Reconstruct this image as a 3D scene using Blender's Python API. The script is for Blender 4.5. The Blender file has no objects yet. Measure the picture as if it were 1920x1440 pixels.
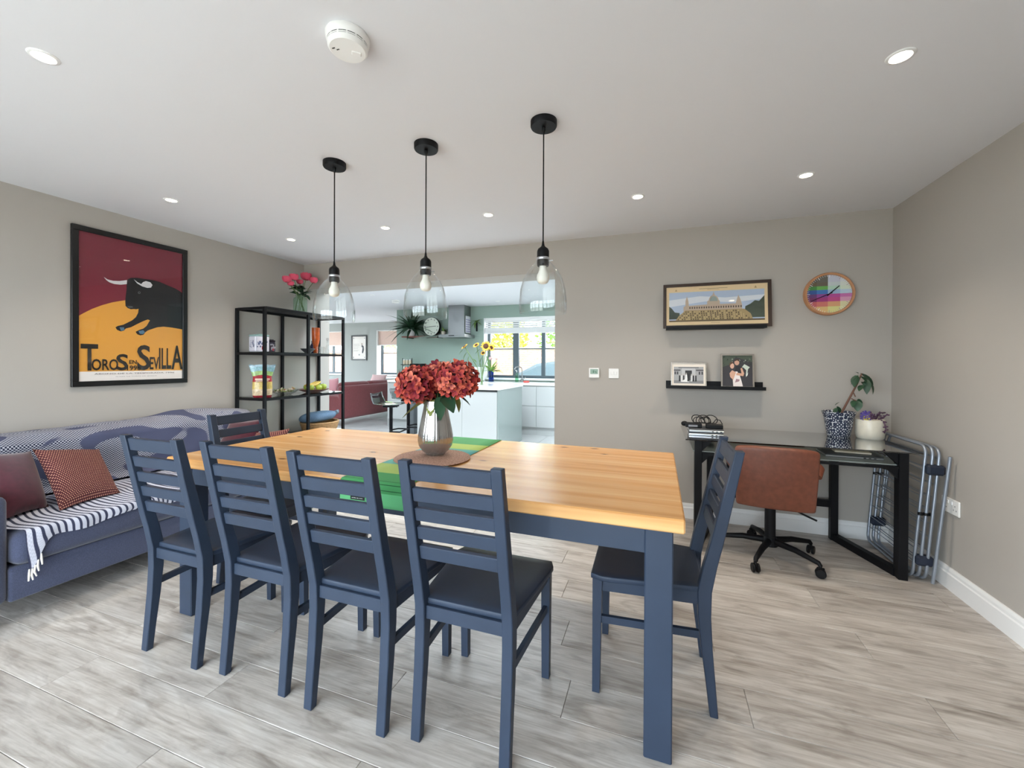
import bpy, bmesh, math, random
from mathutils import Vector, Matrix, Euler, noise
random.seed(7)
PI = math.pi
sc = bpy.context.scene
COL = sc.collection

# ---------------------------------------------------------------- camera
CF, CYAW, CPITCH, CROLL, CCY, CH = 771.13, .3415, -.0053, .0047, 683.99, 1.2797
_f = Vector((-math.sin(CYAW)*math.cos(CPITCH), math.cos(CYAW)*math.cos(CPITCH), math.sin(CPITCH)))
_r0 = Vector((math.cos(CYAW), math.sin(CYAW), 0)); _u0 = _r0.cross(_f)
_r = _r0*math.cos(CROLL) + _u0*math.sin(CROLL); _u = -_r0*math.sin(CROLL) + _u0*math.cos(CROLL)
cam_data = bpy.data.cameras.new('camera'); cam = bpy.data.objects.new('camera', cam_data); COL.objects.link(cam)
cam_data.sensor_fit = 'HORIZONTAL'; cam_data.sensor_width = 36; cam_data.lens = 36*CF/1920
cam_data.shift_y = (CCY-720)/1920; cam_data.clip_start = .02; cam_data.clip_end = 200
cam.matrix_world = Matrix(((_r.x, _u.x, -_f.x, 0), (_r.y, _u.y, -_f.y, 0), (_r.z, _u.z, -_f.z, CH), (0, 0, 0, 1)))
sc.camera = cam
# a pixel of the 1920x1440 photograph gives a direction; the plane it lies on gives the distance
def ray(x, y): return _f + _r*((x-960)/CF) + _u*((CCY-y)/CF)
def onX(x, y, X): d = ray(x, y); return d*(X/d.x) + Vector((0, 0, CH))
def onY(x, y, Y): d = ray(x, y); return d*(Y/d.y) + Vector((0, 0, CH))
def onZ(x, y, Z): d = ray(x, y); return d*((Z-CH)/d.z) + Vector((0, 0, CH))

# ---------------------------------------------------------------- world, exposure
sc.view_settings.view_transform = 'Standard'; sc.view_settings.look = 'None'
sc.view_settings.gamma = 1; sc.view_settings.use_curve_mapping = False
sc.view_settings.exposure = 1.22
world = bpy.data.worlds.new('overcast_sky'); sc.world = world; world.use_nodes = True
_bg = world.node_tree.nodes['Background']
_bg.inputs[0].default_value = (.82, .91, 1.0, 1); _bg.inputs[1].default_value = 6.0
cy = sc.cycles
cy.use_denoising = True; cy.max_bounces = 9; cy.diffuse_bounces = 6; cy.glossy_bounces = 4
cy.transmission_bounces = 6; cy.transparent_max_bounces = 24
cy.caustics_reflective = False; cy.caustics_refractive = False; cy.sample_clamp_indirect = 6.0
def portal(loc, rot, sx, sy):
    l = bpy.data.lights.new('window_portal', 'AREA'); l.shape = 'RECTANGLE'; l.size = sx; l.size_y = sy
    l.cycles.is_portal = True
    o = bpy.data.objects.new('window_portal', l); COL.objects.link(o); o.location = loc; o.rotation_euler = rot
    return o

# ---------------------------------------------------------------- helpers
def lin(c):
    if isinstance(c, str):
        c = c.lstrip('#'); c = [int(c[i:i+2], 16)/255 for i in (0, 2, 4)]
        c = [v/12.92 if v <= .04045 else ((v+.055)/1.055)**2.4 for v in c]
    return (c[0], c[1], c[2], 1)
MATS = {}
class NT:
    def __init__(s, name):
        s.m = bpy.data.materials.new(name); s.m.use_nodes = True; s.t = s.m.node_tree; s.n = s.t.nodes
        s.b = s.n['Principled BSDF']; s.out = s.n['Material Output']; MATS[name] = s.m
    def add(s, typ, **kw):
        n = s.n.new(typ)
        for k, v in kw.items():
            if k.startswith('i_'): n.inputs[k[2:].replace('_', ' ')].default_value = v
            else: setattr(n, k, v)
        return n
    def ln(s, a, b): s.t.links.new(a, b)
    def ramp(s, stops, interp='LINEAR'):
        r = s.n.new('ShaderNodeValToRGB'); r.color_ramp.interpolation = interp
        e = r.color_ramp.elements
        while len(e) < len(stops): e.new(.5)
        for i, (p, c) in enumerate(stops): e[i].position = p; e[i].color = lin(c)
        return r
    def mapping(s, src, scale=(1, 1, 1), rot=(0, 0, 0)):
        mp = s.n.new('ShaderNodeMapping'); mp.inputs['Scale'].default_value = scale; mp.inputs['Rotation'].default_value = rot
        s.ln(src, mp.inputs['Vector']); return mp.outputs[0]
    def mix(s, fac, a, b, mode='MIX'):
        m = s.n.new('ShaderNodeMix'); m.data_type = 'RGBA'; m.blend_type = mode
        for sock, v in ((m.inputs[0], fac), (m.inputs[6], a), (m.inputs[7], b)):
            if hasattr(v, 'links'): s.ln(v, sock)
            elif isinstance(v, (int, float)): sock.default_value = v
            else: sock.default_value = lin(v)
        return m.outputs[2]
    def bump(s, h, strength=.2, dist=.002):
        b = s.n.new('ShaderNodeBump'); b.inputs['Strength'].default_value = strength; b.inputs['Distance'].default_value = dist
        s.ln(h, b.inputs['Height']); s.ln(b.outputs[0], s.b.inputs['Normal'])
def mat(name, col, rough=.5, metal=0., spec=.5, var=None, bump=None, coat=0., emit=None, sheen=0., randv=0.):
    """plain principled material; var=(scale, amount) noise on the colour, bump=(scale, strength)"""
    if name in MATS: return MATS[name]
    t = NT(name); b = t.b
    b.inputs['Base Color'].default_value = lin(col); b.inputs['Roughness'].default_value = rough
    b.inputs['Metallic'].default_value = metal; b.inputs['Specular IOR Level'].default_value = spec
    b.inputs['Coat Weight'].default_value = coat; b.inputs['Coat Roughness'].default_value = .06
    b.inputs['Sheen Weight'].default_value = sheen
    if emit: b.inputs['Emission Color'].default_value = lin(emit[0]); b.inputs['Emission Strength'].default_value = emit[1]
    if var or bump:
        g = t.add('ShaderNodeNewGeometry')
    if var:
        nz = t.add('ShaderNodeTexNoise', i_Scale=var[0], i_Detail=5.); t.ln(g.outputs['Position'], nz.inputs['Vector'])
        c = lin(col); a = var[1]
        r = t.n.new('ShaderNodeValToRGB'); r.color_ramp.elements[0].position = .3; r.color_ramp.elements[1].position = .7
        r.color_ramp.elements[0].color = [max(0, v*(1-a)) for v in c[:3]]+[1]; r.color_ramp.elements[1].color = [min(1, v*(1+a)) for v in c[:3]]+[1]
        t.ln(nz.outputs[0], r.inputs[0]); src = r.outputs[0]
        t.ln(src, b.inputs['Base Color'])
    if randv:
        oi = t.add('ShaderNodeObjectInfo'); h = t.add('ShaderNodeHueSaturation'); h.inputs['Color'].default_value = lin(col)
        mr = t.add('ShaderNodeMapRange'); mr.inputs[3].default_value = 1-randv; mr.inputs[4].default_value = 1+randv
        t.ln(oi.outputs['Random'], mr.inputs[0]); t.ln(mr.outputs[0], h.inputs['Value']); t.ln(h.outputs[0], b.inputs['Base Color'])
    if bump:
        nb = t.add('ShaderNodeTexNoise', i_Scale=bump[0], i_Detail=4.); t.ln(g.outputs['Position'], nb.inputs['Vector'])
        t.bump(nb.outputs[0], bump[1])
    return t.m
def glassy(name, tint=(1, 1, 1), ior=1.45, rough=0., gain=1.0):
    """thin glass: a tinted see-through body with Fresnel reflections"""
    if name in MATS: return MATS[name]
    t = NT(name); t.n.remove(t.b)
    tr = t.add('ShaderNodeBsdfTransparent'); tr.inputs[0].default_value = lin(tint)
    gl = t.add('ShaderNodeBsdfGlossy'); gl.inputs['Roughness'].default_value = rough
    lw = t.add('ShaderNodeLayerWeight'); pw = t.add('ShaderNodeMath', operation='POWER'); pw.inputs[1].default_value = 5; t.ln(lw.outputs['Facing'], pw.inputs[0])
    f0 = ((ior-1)/(ior+1))**2          # Schlick reflectance, the same for both faces of the thin wall
    mu = t.add('ShaderNodeMath', operation='MULTIPLY_ADD', use_clamp=True); mu.inputs[1].default_value = (1-f0)*gain; mu.inputs[2].default_value = f0*gain
    t.ln(pw.outputs[0], mu.inputs[0])
    mx = t.add('ShaderNodeMixShader'); t.ln(mu.outputs[0], mx.inputs[0]); t.ln(tr.outputs[0], mx.inputs[1]); t.ln(gl.outputs[0], mx.inputs[2])
    t.ln(mx.outputs[0], t.out.inputs[0]); return t.m

class MB:
    """collects shapes (world or local metres) into one mesh; `o` is the origin subtracted from every vertex"""
    def __init__(s, o=(0, 0, 0)): s.v = []; s.f = []; s.mi = []; s.uv = {}; s.o = Vector(o)
    def add(s, vs, fs, mi=0, M=None):
        k = len(s.v)
        for v in vs:
            v = Vector(v)
            if M is not None: v = M @ v
            s.v.append(v - s.o)
        for f in fs: s.f.append([i+k for i in f]); s.mi.append(mi)
        return s
    def box(s, a, b, mi=0, c=0., M=None):
        """box from corner a to corner b, edges chamfered by c"""
        x0, y0, z0 = [min(a[i], b[i]) for i in range(3)]; x1, y1, z1 = [max(a[i], b[i]) for i in range(3)]
        c = min(c, (x1-x0)*.45, (y1-y0)*.45, (z1-z0)*.45)
        if c <= 0:
            vs = [(x, y, z) for z in (z0, z1) for y in (y0, y1) for x in (x0, x1)]
            return s.add(vs, [(0, 2, 3, 1), (4, 5, 7, 6), (0, 1, 5, 4), (2, 6, 7, 3), (0, 4, 6, 2), (1, 3, 7, 5)], mi, M)
        vs = []; L = [(x0, x1), (y0, y1), (z0, z1)]; idx = {}
        for sx in (0, 1):
            for sy in (0, 1):
                for sz in (0, 1):
                    for ax in range(3):
                        p = []
                        for d, sd in zip(range(3), (sx, sy, sz)):
                            base = L[d][sd]
                            p.append(base if d == ax else base + (c if sd == 0 else -c))
                        idx[(sx, sy, sz, ax)] = len(vs); vs.append(p)
        fs = []
        for ax in range(3):
            o1, o2 = (ax+1) % 3, (ax+2) % 3
            for sd in (0, 1):
                q = []
                for (p1, p2) in ((0, 0), (1, 0), (1, 1), (0, 1)):
                    k = [0, 0, 0]; k[ax] = sd; k[o1] = p1; k[o2] = p2; q.append(idx[(*k, ax)])
                fs.append(q if sd else q[::-1])
        for ax in range(3):                       # edge chamfers
            o1, o2 = (ax+1) % 3, (ax+2) % 3
            for p1 in (0, 1):
                for p2 in (0, 1):
                    k0 = [0, 0, 0]; k0[o1] = p1; k0[o2] = p2; k1 = list(k0); k1[ax] = 1
                    q = [idx[(*k0, o1)], idx[(*k1, o1)], idx[(*k1, o2)], idx[(*k0, o2)]]
                    fs.append(q if (p1 ^ p2) else q[::-1])
        for k in [(a_, b_, c_) for a_ in (0, 1) for b_ in (0, 1) for c_ in (0, 1)]:
            q = [idx[(*k, 0)], idx[(*k, 1)], idx[(*k, 2)]]
            fs.append(q if sum(k) % 2 else q[::-1])
        return s.add(vs, fs, mi, M)
    def tube(s, pts, r, n=8, mi=0, closed=False, caps=True, M=None):
        pts = [Vector(p) for p in pts]; m = len(pts)
        rs = r if isinstance(r, (list, tuple)) else [r]*m
        vs = []; up = None
        for i, p in enumerate(pts):
            if closed: d = pts[(i+1) % m]-pts[i-1]
            else: d = pts[min(i+1, m-1)]-pts[max(i-1, 0)]
            d.normalize()
            if up is None:
                up = Vector((0, 0, 1)) if abs(d.z) < .9 else Vector((0, 1, 0))
            a = d.cross(up)
            if a.length < 1e-4: a = d.cross(Vector((1, 0, 0)))
            a.normalize(); b_ = a.cross(d); up = b_
            for k in range(n):
                t = 2*PI*k/n; vs.append(p + a*(math.cos(t)*rs[i]) + b_*(math.sin(t)*rs[i]))
        fs = []
        for i in range(m if closed else m-1):
            j = (i+1) % m
            for k in range(n):
                fs.append((i*n+k, i*n+(k+1) % n, j*n+(k+1) % n, j*n+k))
        if caps and not closed: fs.append(tuple(range(n))[::-1]); fs.append(tuple((m-1)*n+k for k in range(n)))
        return s.add(vs, fs, mi, M)
    def lathe(s, prof, c=(0, 0, 0), n=24, mi=0, M=None, wob=None, cap=False):
        """profile [(radius, z)] spun about a vertical axis through c"""
        vs = []; fs = []; m = len(prof)
        for (r, z) in prof:
            for k in range(n):
                t = 2*PI*k/n; rr = r*(wob(t, z) if wob else 1)
                vs.append((c[0]+rr*math.cos(t), c[1]+rr*math.sin(t), c[2]+z))
        for i in range(m-1):
            for k in range(n):
                fs.append((i*n+k, i*n+(k+1) % n, (i+1)*n+(k+1) % n, (i+1)*n+k))
        if cap:
            if prof[0][0] > 1e-4: fs.append(tuple(range(n))[::-1])
            if prof[-1][0] > 1e-4: fs.append(tuple((m-1)*n+k for k in range(n)))
        return s.add(vs, fs, mi, M)
    def prism(s, poly, fa, fb, mi=0):
        """poly list of 2-D points; fa/fb map a point to the two end faces"""
        n = len(poly); vs = [fa(p) for p in poly]+[fb(p) for p in poly]
        fs = [tuple(range(n)), tuple(range(n, 2*n))[::-1]]+[(i, i+n, (i+1) % n+n, (i+1) % n) for i in range(n)]
        return s.add(vs, fs, mi)
    def grid(s, fn, nu, nv, mi=0, closed_u=False, uvs=(1, 1), M=None):
        k0 = len(s.v); vs = [fn(i/nu, j/nv) for j in range(nv+1) for i in range(nu+1)]
        fs = [(j*(nu+1)+i, j*(nu+1)+i+1, (j+1)*(nu+1)+i+1, (j+1)*(nu+1)+i) for j in range(nv) for i in range(nu)]
        s.add(vs, fs, mi, M)
        for j in range(nv+1):
            for i in range(nu+1): s.uv[k0+j*(nu+1)+i] = (i/nu*uvs[0], j/nv*uvs[1])
        return s
    def ball(s, c, r, n=12, mi=0, sc_=(1, 1, 1), M=None):
        prof = [(math.sin(PI*i/(n//2))*1, -math.cos(PI*i/(n//2))) for i in range(n//2+1)]
        vs = []; fs = []
        for (a, z) in prof:
            for k in range(n):
                t = 2*PI*k/n; vs.append((c[0]+r*sc_[0]*a*math.cos(t), c[1]+r*sc_[1]*a*math.sin(t), c[2]+r*sc_[2]*z))
        for i in range(len(prof)-1):
            for k in range(n): fs.append((i*n+k, i*n+(k+1) % n, (i+1)*n+(k+1) % n, (i+1)*n+k))
        return s.add(vs, fs, mi, M)
    def mesh(s, name, mats, smooth=None):
        me = bpy.data.meshes.new(name); me.from_pydata([tuple(v) for v in s.v], [], s.f)
        if not isinstance(mats, (list, tuple)): mats = [mats]
        for m in mats: me.materials.append(m)
        for p, i in zip(me.polygons, s.mi): p.material_index = i
        if s.uv:
            l = me.uv_layers.new(name='UVMap')
            for lp in me.loops: l.data[lp.index].uv = s.uv.get(lp.vertex_index, (0, 0))
        bm = bmesh.new(); bm.from_mesh(me); bmesh.ops.remove_doubles(bm, verts=bm.verts, dist=1e-6)
        bmesh.ops.recalc_face_normals(bm, faces=bm.faces); bm.to_mesh(me); bm.free()
        if smooth is not None:
            for p in me.polygons: p.use_smooth = True
            me.set_sharp_from_angle(angle=math.radians(smooth))
        me.update(); return me
    def obj(s, name, mats, parent=None, smooth=None):
        o = bpy.data.objects.new(name, s.mesh(name, mats, smooth)); COL.objects.link(o)
        if parent is not None: o.parent = parent
        else: o.location = s.o
        return o
def tag(o, label=None, cat=None, group=None, kind=None):
    if label: o['label'] = label
    if cat: o['category'] = cat
    if group: o['group'] = group
    if kind: o['kind'] = kind
    return o
def thing(name, label, cat, loc=(0, 0, 0), rz=0., group=None):
    o = bpy.data.objects.new(name, None); COL.objects.link(o); o.location = loc; o.rotation_euler = (0, 0, rz)
    o.empty_display_size = .05
    return tag(o, label, cat, group)
def struct(o): o['kind'] = 'structure'; return o
def copy_tree(o, parent=None):
    c = o.copy(); COL.objects.link(c)
    if parent is not None: c.parent = parent
    for ch in list(o.children): copy_tree(ch, c)
    return c
def sub(name, mb, m, parent, smooth=None, label=None):
    o = mb.obj(name, m, parent, smooth)
    if label: o['label'] = label
    return o
def pillow(mb, w, h, t, n=14, mi=0, uvs=(1, 1)):
    """plump cushion in the local XZ plane, thickness along Y"""
    def face(sgn):
        def fn(u, v):
            a, b = u*2-1, v*2-1
            x = w/2*a*(1-.07*(1-b*b)); z = h/2*b*(1-.07*(1-a*a))
            y = sgn*t/2*max(0, (1-a*a)*(1-b*b))**.40
            return (x, y, z)
        return fn
    mb.grid(face(-1), n, n, mi, uvs=uvs); mb.grid(face(1), n, n, mi, uvs=uvs)
    return mb
def flatart(name, parent, shapes, to3, normal, base=0., step=.0003):
    """flat print: coloured polygons [(poly, colour)] layered a hair apart on one sheet; to3 maps 2-D to 3-D"""
    mb = MB(parent.location if parent else (0, 0, 0)); mats = []; n = Vector(normal)
    for k, (poly, col) in enumerate(shapes):
        m = mat('ink_'+col.lstrip('#'), col, .45, spec=.3)
        if m not in mats: mats.append(m)
        vs = [Vector(to3(p)) + n*(base+step*k) for p in poly]
        mb.add(vs, [tuple(range(len(vs)))], mats.index(m))
    me = bpy.data.meshes.new(name); me.from_pydata([tuple(v) for v in mb.v], [], mb.f)
    for m in mats: me.materials.append(m)
    for p, i in zip(me.polygons, mb.mi): p.material_index = i
    o = bpy.data.objects.new(name, me); COL.objects.link(o); o.parent = parent
    return o
def textmesh(txt, M, bbox, m, parent, name='lettering', bold=0.):
    """letters stretched to the box (u0, v0, u1, v1) of the plane M"""
    cu = bpy.data.curves.new('t', 'FONT'); cu.body = txt; cu.resolution_u = 3; cu.offset = bold
    o = bpy.data.objects.new('t', cu); COL.objects.link(o)
    dg = bpy.context.evaluated_depsgraph_get(); me = bpy.data.meshes.new_from_object(o.evaluated_get(dg))
    bpy.data.objects.remove(o); bpy.data.curves.remove(cu)
    xs = [v.co.x for v in me.vertices]; ys = [v.co.y for v in me.vertices]
    x0, x1, y0, y1 = min(xs), max(xs), min(ys), max(ys); u0, v0, u1, v1 = bbox
    for v in me.vertices:
        p = M @ Vector((u0+(v.co.x-x0)/(x1-x0)*(u1-u0), v0+(v.co.y-y0)/(y1-y0)*(v1-v0), 0))
        v.co = p - parent.location
    me.materials.clear(); me.materials.append(m); me.name = name
    r = bpy.data.objects.new(name, me); COL.objects.link(r); r.parent = parent
    return r
# ---------------------------------------------------------------- materials
WALL = mat('wall_paint_greige', '#b3ada6', .85, spec=.2, bump=(180., .04))
CEIL = mat('ceiling_paint_white', '#e1e1e5', .9, spec=.2)
SAGE = mat('wall_paint_sage', '#98aaa0', .8, spec=.2)
GREYW = mat('wall_paint_grey', '#a6a9a6', .85, spec=.2)
WHITE = mat('white_gloss_paint', '#f0f0f0', .35)
PLAST = mat('white_plastic', '#efeeec', .4)
NAVY = mat('navy_chair_paint', '#2b3648', .45, spec=.35, var=(7., .10), bump=(60., .06))
NAVYT = mat('navy_table_paint', '#2d394c', .45, spec=.35, var=(5., .08), bump=(60., .06))
BLACKM = mat('black_powder_coated_metal', '#0b0c10', .5, spec=.22)
BLACKP = mat('black_plastic', '#0b0c0f', .45, spec=.25)
CHROME = mat('brushed_steel', '#9b9c9d', .32, metal=1.)
ALU = mat('satin_aluminium', '#c3c6cb', .35, metal=1.)
ANTH = mat('anthracite_window_frame', '#4e5c63', .45)
FABRIC = mat('slate_blue_upholstery', '#454a60', .95, spec=.1, var=(260., .22), bump=(500., .3), sheen=.3)
MAROON = mat('maroon_velvet', '#451523', .9, spec=.1, var=(40., .18), sheen=.5)
BURG = mat('burgundy_upholstery', '#7d4144', .85, spec=.15, var=(30., .08), sheen=.3)
PINK = mat('pink_velvet', '#d79aa0', .85, spec=.1, sheen=.4)
LEATH = mat('tan_leather', '#6f3d2b', .42, var=(35., .16), bump=(220., .12))
LEAF = mat('dark_green_leaf', '#2b4a33', .45, randv=.25)
LEAFL = mat('fresh_green_leaf', '#6b8a45', .5, randv=.2)
STEM = mat('green_stem', '#5c7440', .6)
UNIT = mat('pale_grey_gloss_unit', '#babcbb', .22, coat=.3)
UNITD = mat('grey_plinth_and_shadow_gap', '#7d8384', .4)
STONE = mat('white_stone_worktop', '#f2f1ee', .15)
GLASS = glassy('clear_glass', (.975, .985, .985), 1.5, 0., 1.)
PANE = glassy('window_glass', (.97, .985, .98), 1.45, 0., .8)
DESKG = glassy('smoked_desk_glass', (.50, .53, .52), 1.6, .03, 2.6)
FROST = mat('grey_frosted_glass', '#8b918e', .25)
SHELFG = glassy('grey_shelf_glass', (.72, .76, .74), 1.5, .02, 1.4)

def floor_material():
    t = NT('grey_oak_laminate'); g = t.add('ShaderNodeNewGeometry'); oi = t.add('ShaderNodeObjectInfo')
    off = t.add('ShaderNodeVectorMath', operation='MULTIPLY_ADD'); t.ln(oi.outputs['Random'], off.inputs[0])
    off.inputs[1].default_value = (37, 11, 5); t.ln(g.outputs['Position'], off.inputs[2])
    n1 = t.add('ShaderNodeTexNoise', i_Scale=1., i_Detail=8., i_Roughness=.62, i_Distortion=.6); t.ln(t.mapping(off.outputs[0], (3.2, 18, 1)), n1.inputs['Vector'])
    n2 = t.add('ShaderNodeTexNoise', i_Scale=1., i_Detail=4., i_Distortion=1.2); t.ln(t.mapping(off.outputs[0], (4.5, 13, 1)), n2.inputs['Vector'])
    n3 = t.add('ShaderNodeTexNoise', i_Scale=1., i_Detail=3.); t.ln(t.mapping(off.outputs[0], (4, 120, 1)), n3.inputs['Vector'])
    r1 = t.ramp([(.26, '#8d857e'), (.45, '#b5aea7'), (.58, '#c5bfb9'), (.75, '#d4cfca')]); t.ln(n1.outputs[0], r1.inputs[0])
    r2 = t.ramp([(.30, '#8c8177'), (.45, '#ffffff')]); t.ln(n2.outputs[0], r2.inputs[0])
    r3 = t.ramp([(.35, '#d9d4d0'), (.6, '#ffffff')]); t.ln(n3.outputs[0], r3.inputs[0])
    c = t.mix(.34, r1.outputs[0], r2.outputs[0], 'MULTIPLY'); c = t.mix(.6, c, r3.outputs[0], 'MULTIPLY')
    hs = t.add('ShaderNodeHueSaturation'); mr = t.add('ShaderNodeMapRange'); mr.inputs[3].default_value = .9; mr.inputs[4].default_value = 1.08
    t.ln(oi.outputs['Random'], mr.inputs[0]); t.ln(mr.outputs[0], hs.inputs['Value']); t.ln(c, hs.inputs['Color'])
    t.ln(hs.outputs[0], t.b.inputs['Base Color']); t.b.inputs['Roughness'].default_value = .38; t.b.inputs['Specular IOR Level'].default_value = .5
    t.bump(n3.outputs[0], .12, .001); return t.m
FLOOR = floor_material()
def pine_material():
    t = NT('lacquered_pine'); g = t.add('ShaderNodeNewGeometry')
    n1 = t.add('ShaderNodeTexNoise', i_Scale=1., i_Detail=6., i_Distortion=.5); t.ln(t.mapping(g.outputs['Position'], (1.1, 26, 26)), n1.inputs['Vector'])
    n2 = t.add('ShaderNodeTexNoise', i_Scale=1., i_Detail=2.); t.ln(t.mapping(g.outputs['Position'], (.35, 9, 9)), n2.inputs['Vector'])
    r1 = t.ramp([(.3, '#c8955c'), (.5, '#dbab70'), (.7, '#e5bc86')]); t.ln(n1.outputs[0], r1.inputs[0])
    r2 = t.ramp([(.35, '#ecd0a8'), (.65, '#fffaf2')]); t.ln(n2.outputs[0], r2.inputs[0])
    c = t.mix(.6, r1.outputs[0], r2.outputs[0], 'MULTIPLY')
    v = t.add('ShaderNodeTexVoronoi', i_Scale=1., i_Randomness=1.); t.ln(t.mapping(g.outputs['Position'], (4.2, 8.5, 1)), v.inputs['Vector'])
    rk = t.ramp([(.0, '#ffffff'), (.06, '#ffffff'), (.13, '#000000')]); t.ln(v.outputs['Distance'], rk.inputs[0])
    sel = t.add('ShaderNodeSeparateColor'); t.ln(v.outputs['Color'], sel.inputs[0])
    gt = t.add('ShaderNodeMath', operation='GREATER_THAN'); gt.inputs[1].default_value = .55; t.ln(sel.outputs[0], gt.inputs[0])
    mu = t.add('ShaderNodeMath', operation='MULTIPLY'); t.ln(rk.outputs[0], mu.inputs[0]); t.ln(gt.outputs[0], mu.inputs[1])
    c = t.mix(mu.outputs[0], c, '#84562e'); t.ln(c, t.b.inputs['Base Color'])
    t.b.inputs['Roughness'].default_value = .27; t.b.inputs['Specular IOR Level'].default_value = .55
    t.bump(n1.outputs[0], .08, .0008); return t.m
PINE = pine_material()
def uvcheck(name, a, b, plain, scale, band=3.0):
    t = NT(name); uv = t.add('ShaderNodeTexCoord')
    ck = t.add('ShaderNodeTexChecker', i_Scale=scale); t.ln(uv.outputs['UV'], ck.inputs['Vector']); ck.inputs[1].default_value = lin(a); ck.inputs[2].default_value = lin(b)
    nz = t.add('ShaderNodeTexNoise', i_Scale=band, i_Detail=0., i_Distortion=1.5); t.ln(uv.outputs['UV'], nz.inputs['Vector'])
    r = t.ramp([(.50, '#000000'), (.52, '#ffffff')]); t.ln(nz.outputs[0], r.inputs[0])
    c = t.mix(r.outputs[0], ck.outputs[0], plain) if plain else ck.outputs[0]
    t.ln(c, t.b.inputs['Base Color']); t.b.inputs['Roughness'].default_value = .95; t.b.inputs['Specular IOR Level'].default_value = .1
    t.bump(ck.outputs[1], .5, .003); return t.m
THROW = uvcheck('checked_waffle_weave_throw', '#b4b6c2', '#2a2e45', '#50546c', 118., 2.8)
def stripe_material():
    t = NT('white_navy_striped_weave'); uv = t.add('ShaderNodeTexCoord')
    w = t.add('ShaderNodeTexWave', i_Scale=11.5, i_Distortion=3.2, i_Detail=0.); w.inputs['Detail Scale'].default_value = .5; t.ln(uv.outputs['UV'], w.inputs['Vector'])
    ck = t.add('ShaderNodeTexChecker', i_Scale=150.); t.ln(uv.outputs['UV'], ck.inputs['Vector']); ck.inputs[1].default_value = lin('#d9dae2'); ck.inputs[2].default_value = lin('#e9e9ee')
    r = t.ramp([(.22, '#3a3e56'), (.42, '#dcdde6')]); t.ln(w.outputs[1], r.inputs[0])
    t.ln(t.mix(1., r.outputs[0], ck.outputs[0], 'MULTIPLY'), t.b.inputs['Base Color']); t.b.inputs['Roughness'].default_value = .95; return t.m
STRIPE = stripe_material()
def brickuv(name, a, b, mortar, sx, sy, msize=.2, off=.5):
    t = NT(name); uv = t.add('ShaderNodeTexCoord')
    bk = t.add('ShaderNodeTexBrick', offset=off); t.ln(t.mapping(uv.outputs['UV'], (sx, sy, 1)), bk.inputs['Vector'])
    bk.inputs['Color1'].default_value = lin(a); bk.inputs['Color2'].default_value = lin(b); bk.inputs['Mortar'].default_value = lin(mortar)
    bk.inputs['Scale'].default_value = 1.; bk.inputs['Mortar Size'].default_value = msize; bk.inputs['Mortar Smooth'].default_value = .3
    bk.inputs['Brick Width'].default_value = 1.; bk.inputs['Row Height'].default_value = 1.
    t.ln(bk.outputs[0], t.b.inputs['Base Color']); t.b.inputs['Roughness'].default_value = .9
    t.bump(bk.outputs[1], .4, .002); return t.m
WOVEN = brickuv('red_and_peach_woven_fabric', '#cf9d84', '#bd8672', '#47111a', 30, 40, .33)

# ---------------------------------------------------------------- the setting
XL, XR, D, RY, HC = -3.884, 1.58, 3.696, -1.15, 2.4
OPX, HZ, TH = -.897, 2.114, 4.022           # right side of the opening, underside of the lintel, far face of the wall
struct(MB().box((XL-.16, RY-.2, 0), (XL, 4.09, HC)).obj('wall_left', WALL))
struct(MB().box((XR, RY-.2, 0), (XR+.16, TH, HC)).obj('wall_right', WALL))
struct(MB().box((OPX, D, 0), (XR, TH, HC)).box((XL, D, HZ), (OPX, TH, HC)).obj('wall_back', WALL))
DX0, DX1, DZ = -3.75, .35, 2.16
struct(MB().box((XL, RY-.2, 0), (DX0, RY, HC)).box((DX1, RY-.2, 0), (XR, RY, HC)).box((DX0, RY-.2, DZ), (DX1, RY, HC)).obj('wall_rear', WALL))
struct(MB().box((XL-.16, RY-.2, HC), (XR+.16, TH, HC+.1)).obj('ceiling', CEIL))
# floor: a slab carrying separate laminate planks
GAPM = mat('dark_joint', '#5d554f', .8)
floor = struct(MB().box((XL, RY, -.06), (XR, 4.09, -.012)).obj('floor', GAPM))
PW, PL = .1877, 1.38
_pm = {}
def plank_mesh(l, w):
    k = (round(l, 3), round(w, 3))
    if k not in _pm: _pm[k] = MB().box((-l/2, -w/2, -.012), (l/2, w/2, 0), c=.0016).mesh('plank', FLOOR)
    return _pm[k]
row = 0; y = .890-PW*11
while y < 4.09:
    y0, y1 = max(y, RY), min(y+PW, 4.09)
    if y1-y0 > .02:
        x = XL - ((row*.53) % 1)*PL
        while x < XR:
            x0, x1 = max(x, XL), min(x+PL, XR)
            if x1-x0 > .01:
                p = bpy.data.objects.new('plank', plank_mesh(x1-x0-.0012, y1-y0-.0012)); COL.objects.link(p)
                p.location = ((x0+x1)/2, (y0+y1)/2, 0); p.parent = floor
            x += PL
    y += PW; row += 1
SK = [(0, 0), (.018, 0), (.018, .088), (.013, .094), (.013, .108), (.007, .1235), (0, .1235)]
struct(MB().prism(SK, lambda p: (OPX, D-p[0], p[1]), lambda p: (XR, D-p[0], p[1])).obj('baseboard_back', WHITE))
struct(MB().prism(SK, lambda p: (XR-p[0], RY, p[1]), lambda p: (XR-p[0], D-.018, p[1])).obj('baseboard_right', WHITE))
struct(MB().prism(SK, lambda p: (XL+p[0], RY, p[1]), lambda p: (XL+p[0], 4.09, p[1])).obj('baseboard_left', WHITE))
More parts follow.
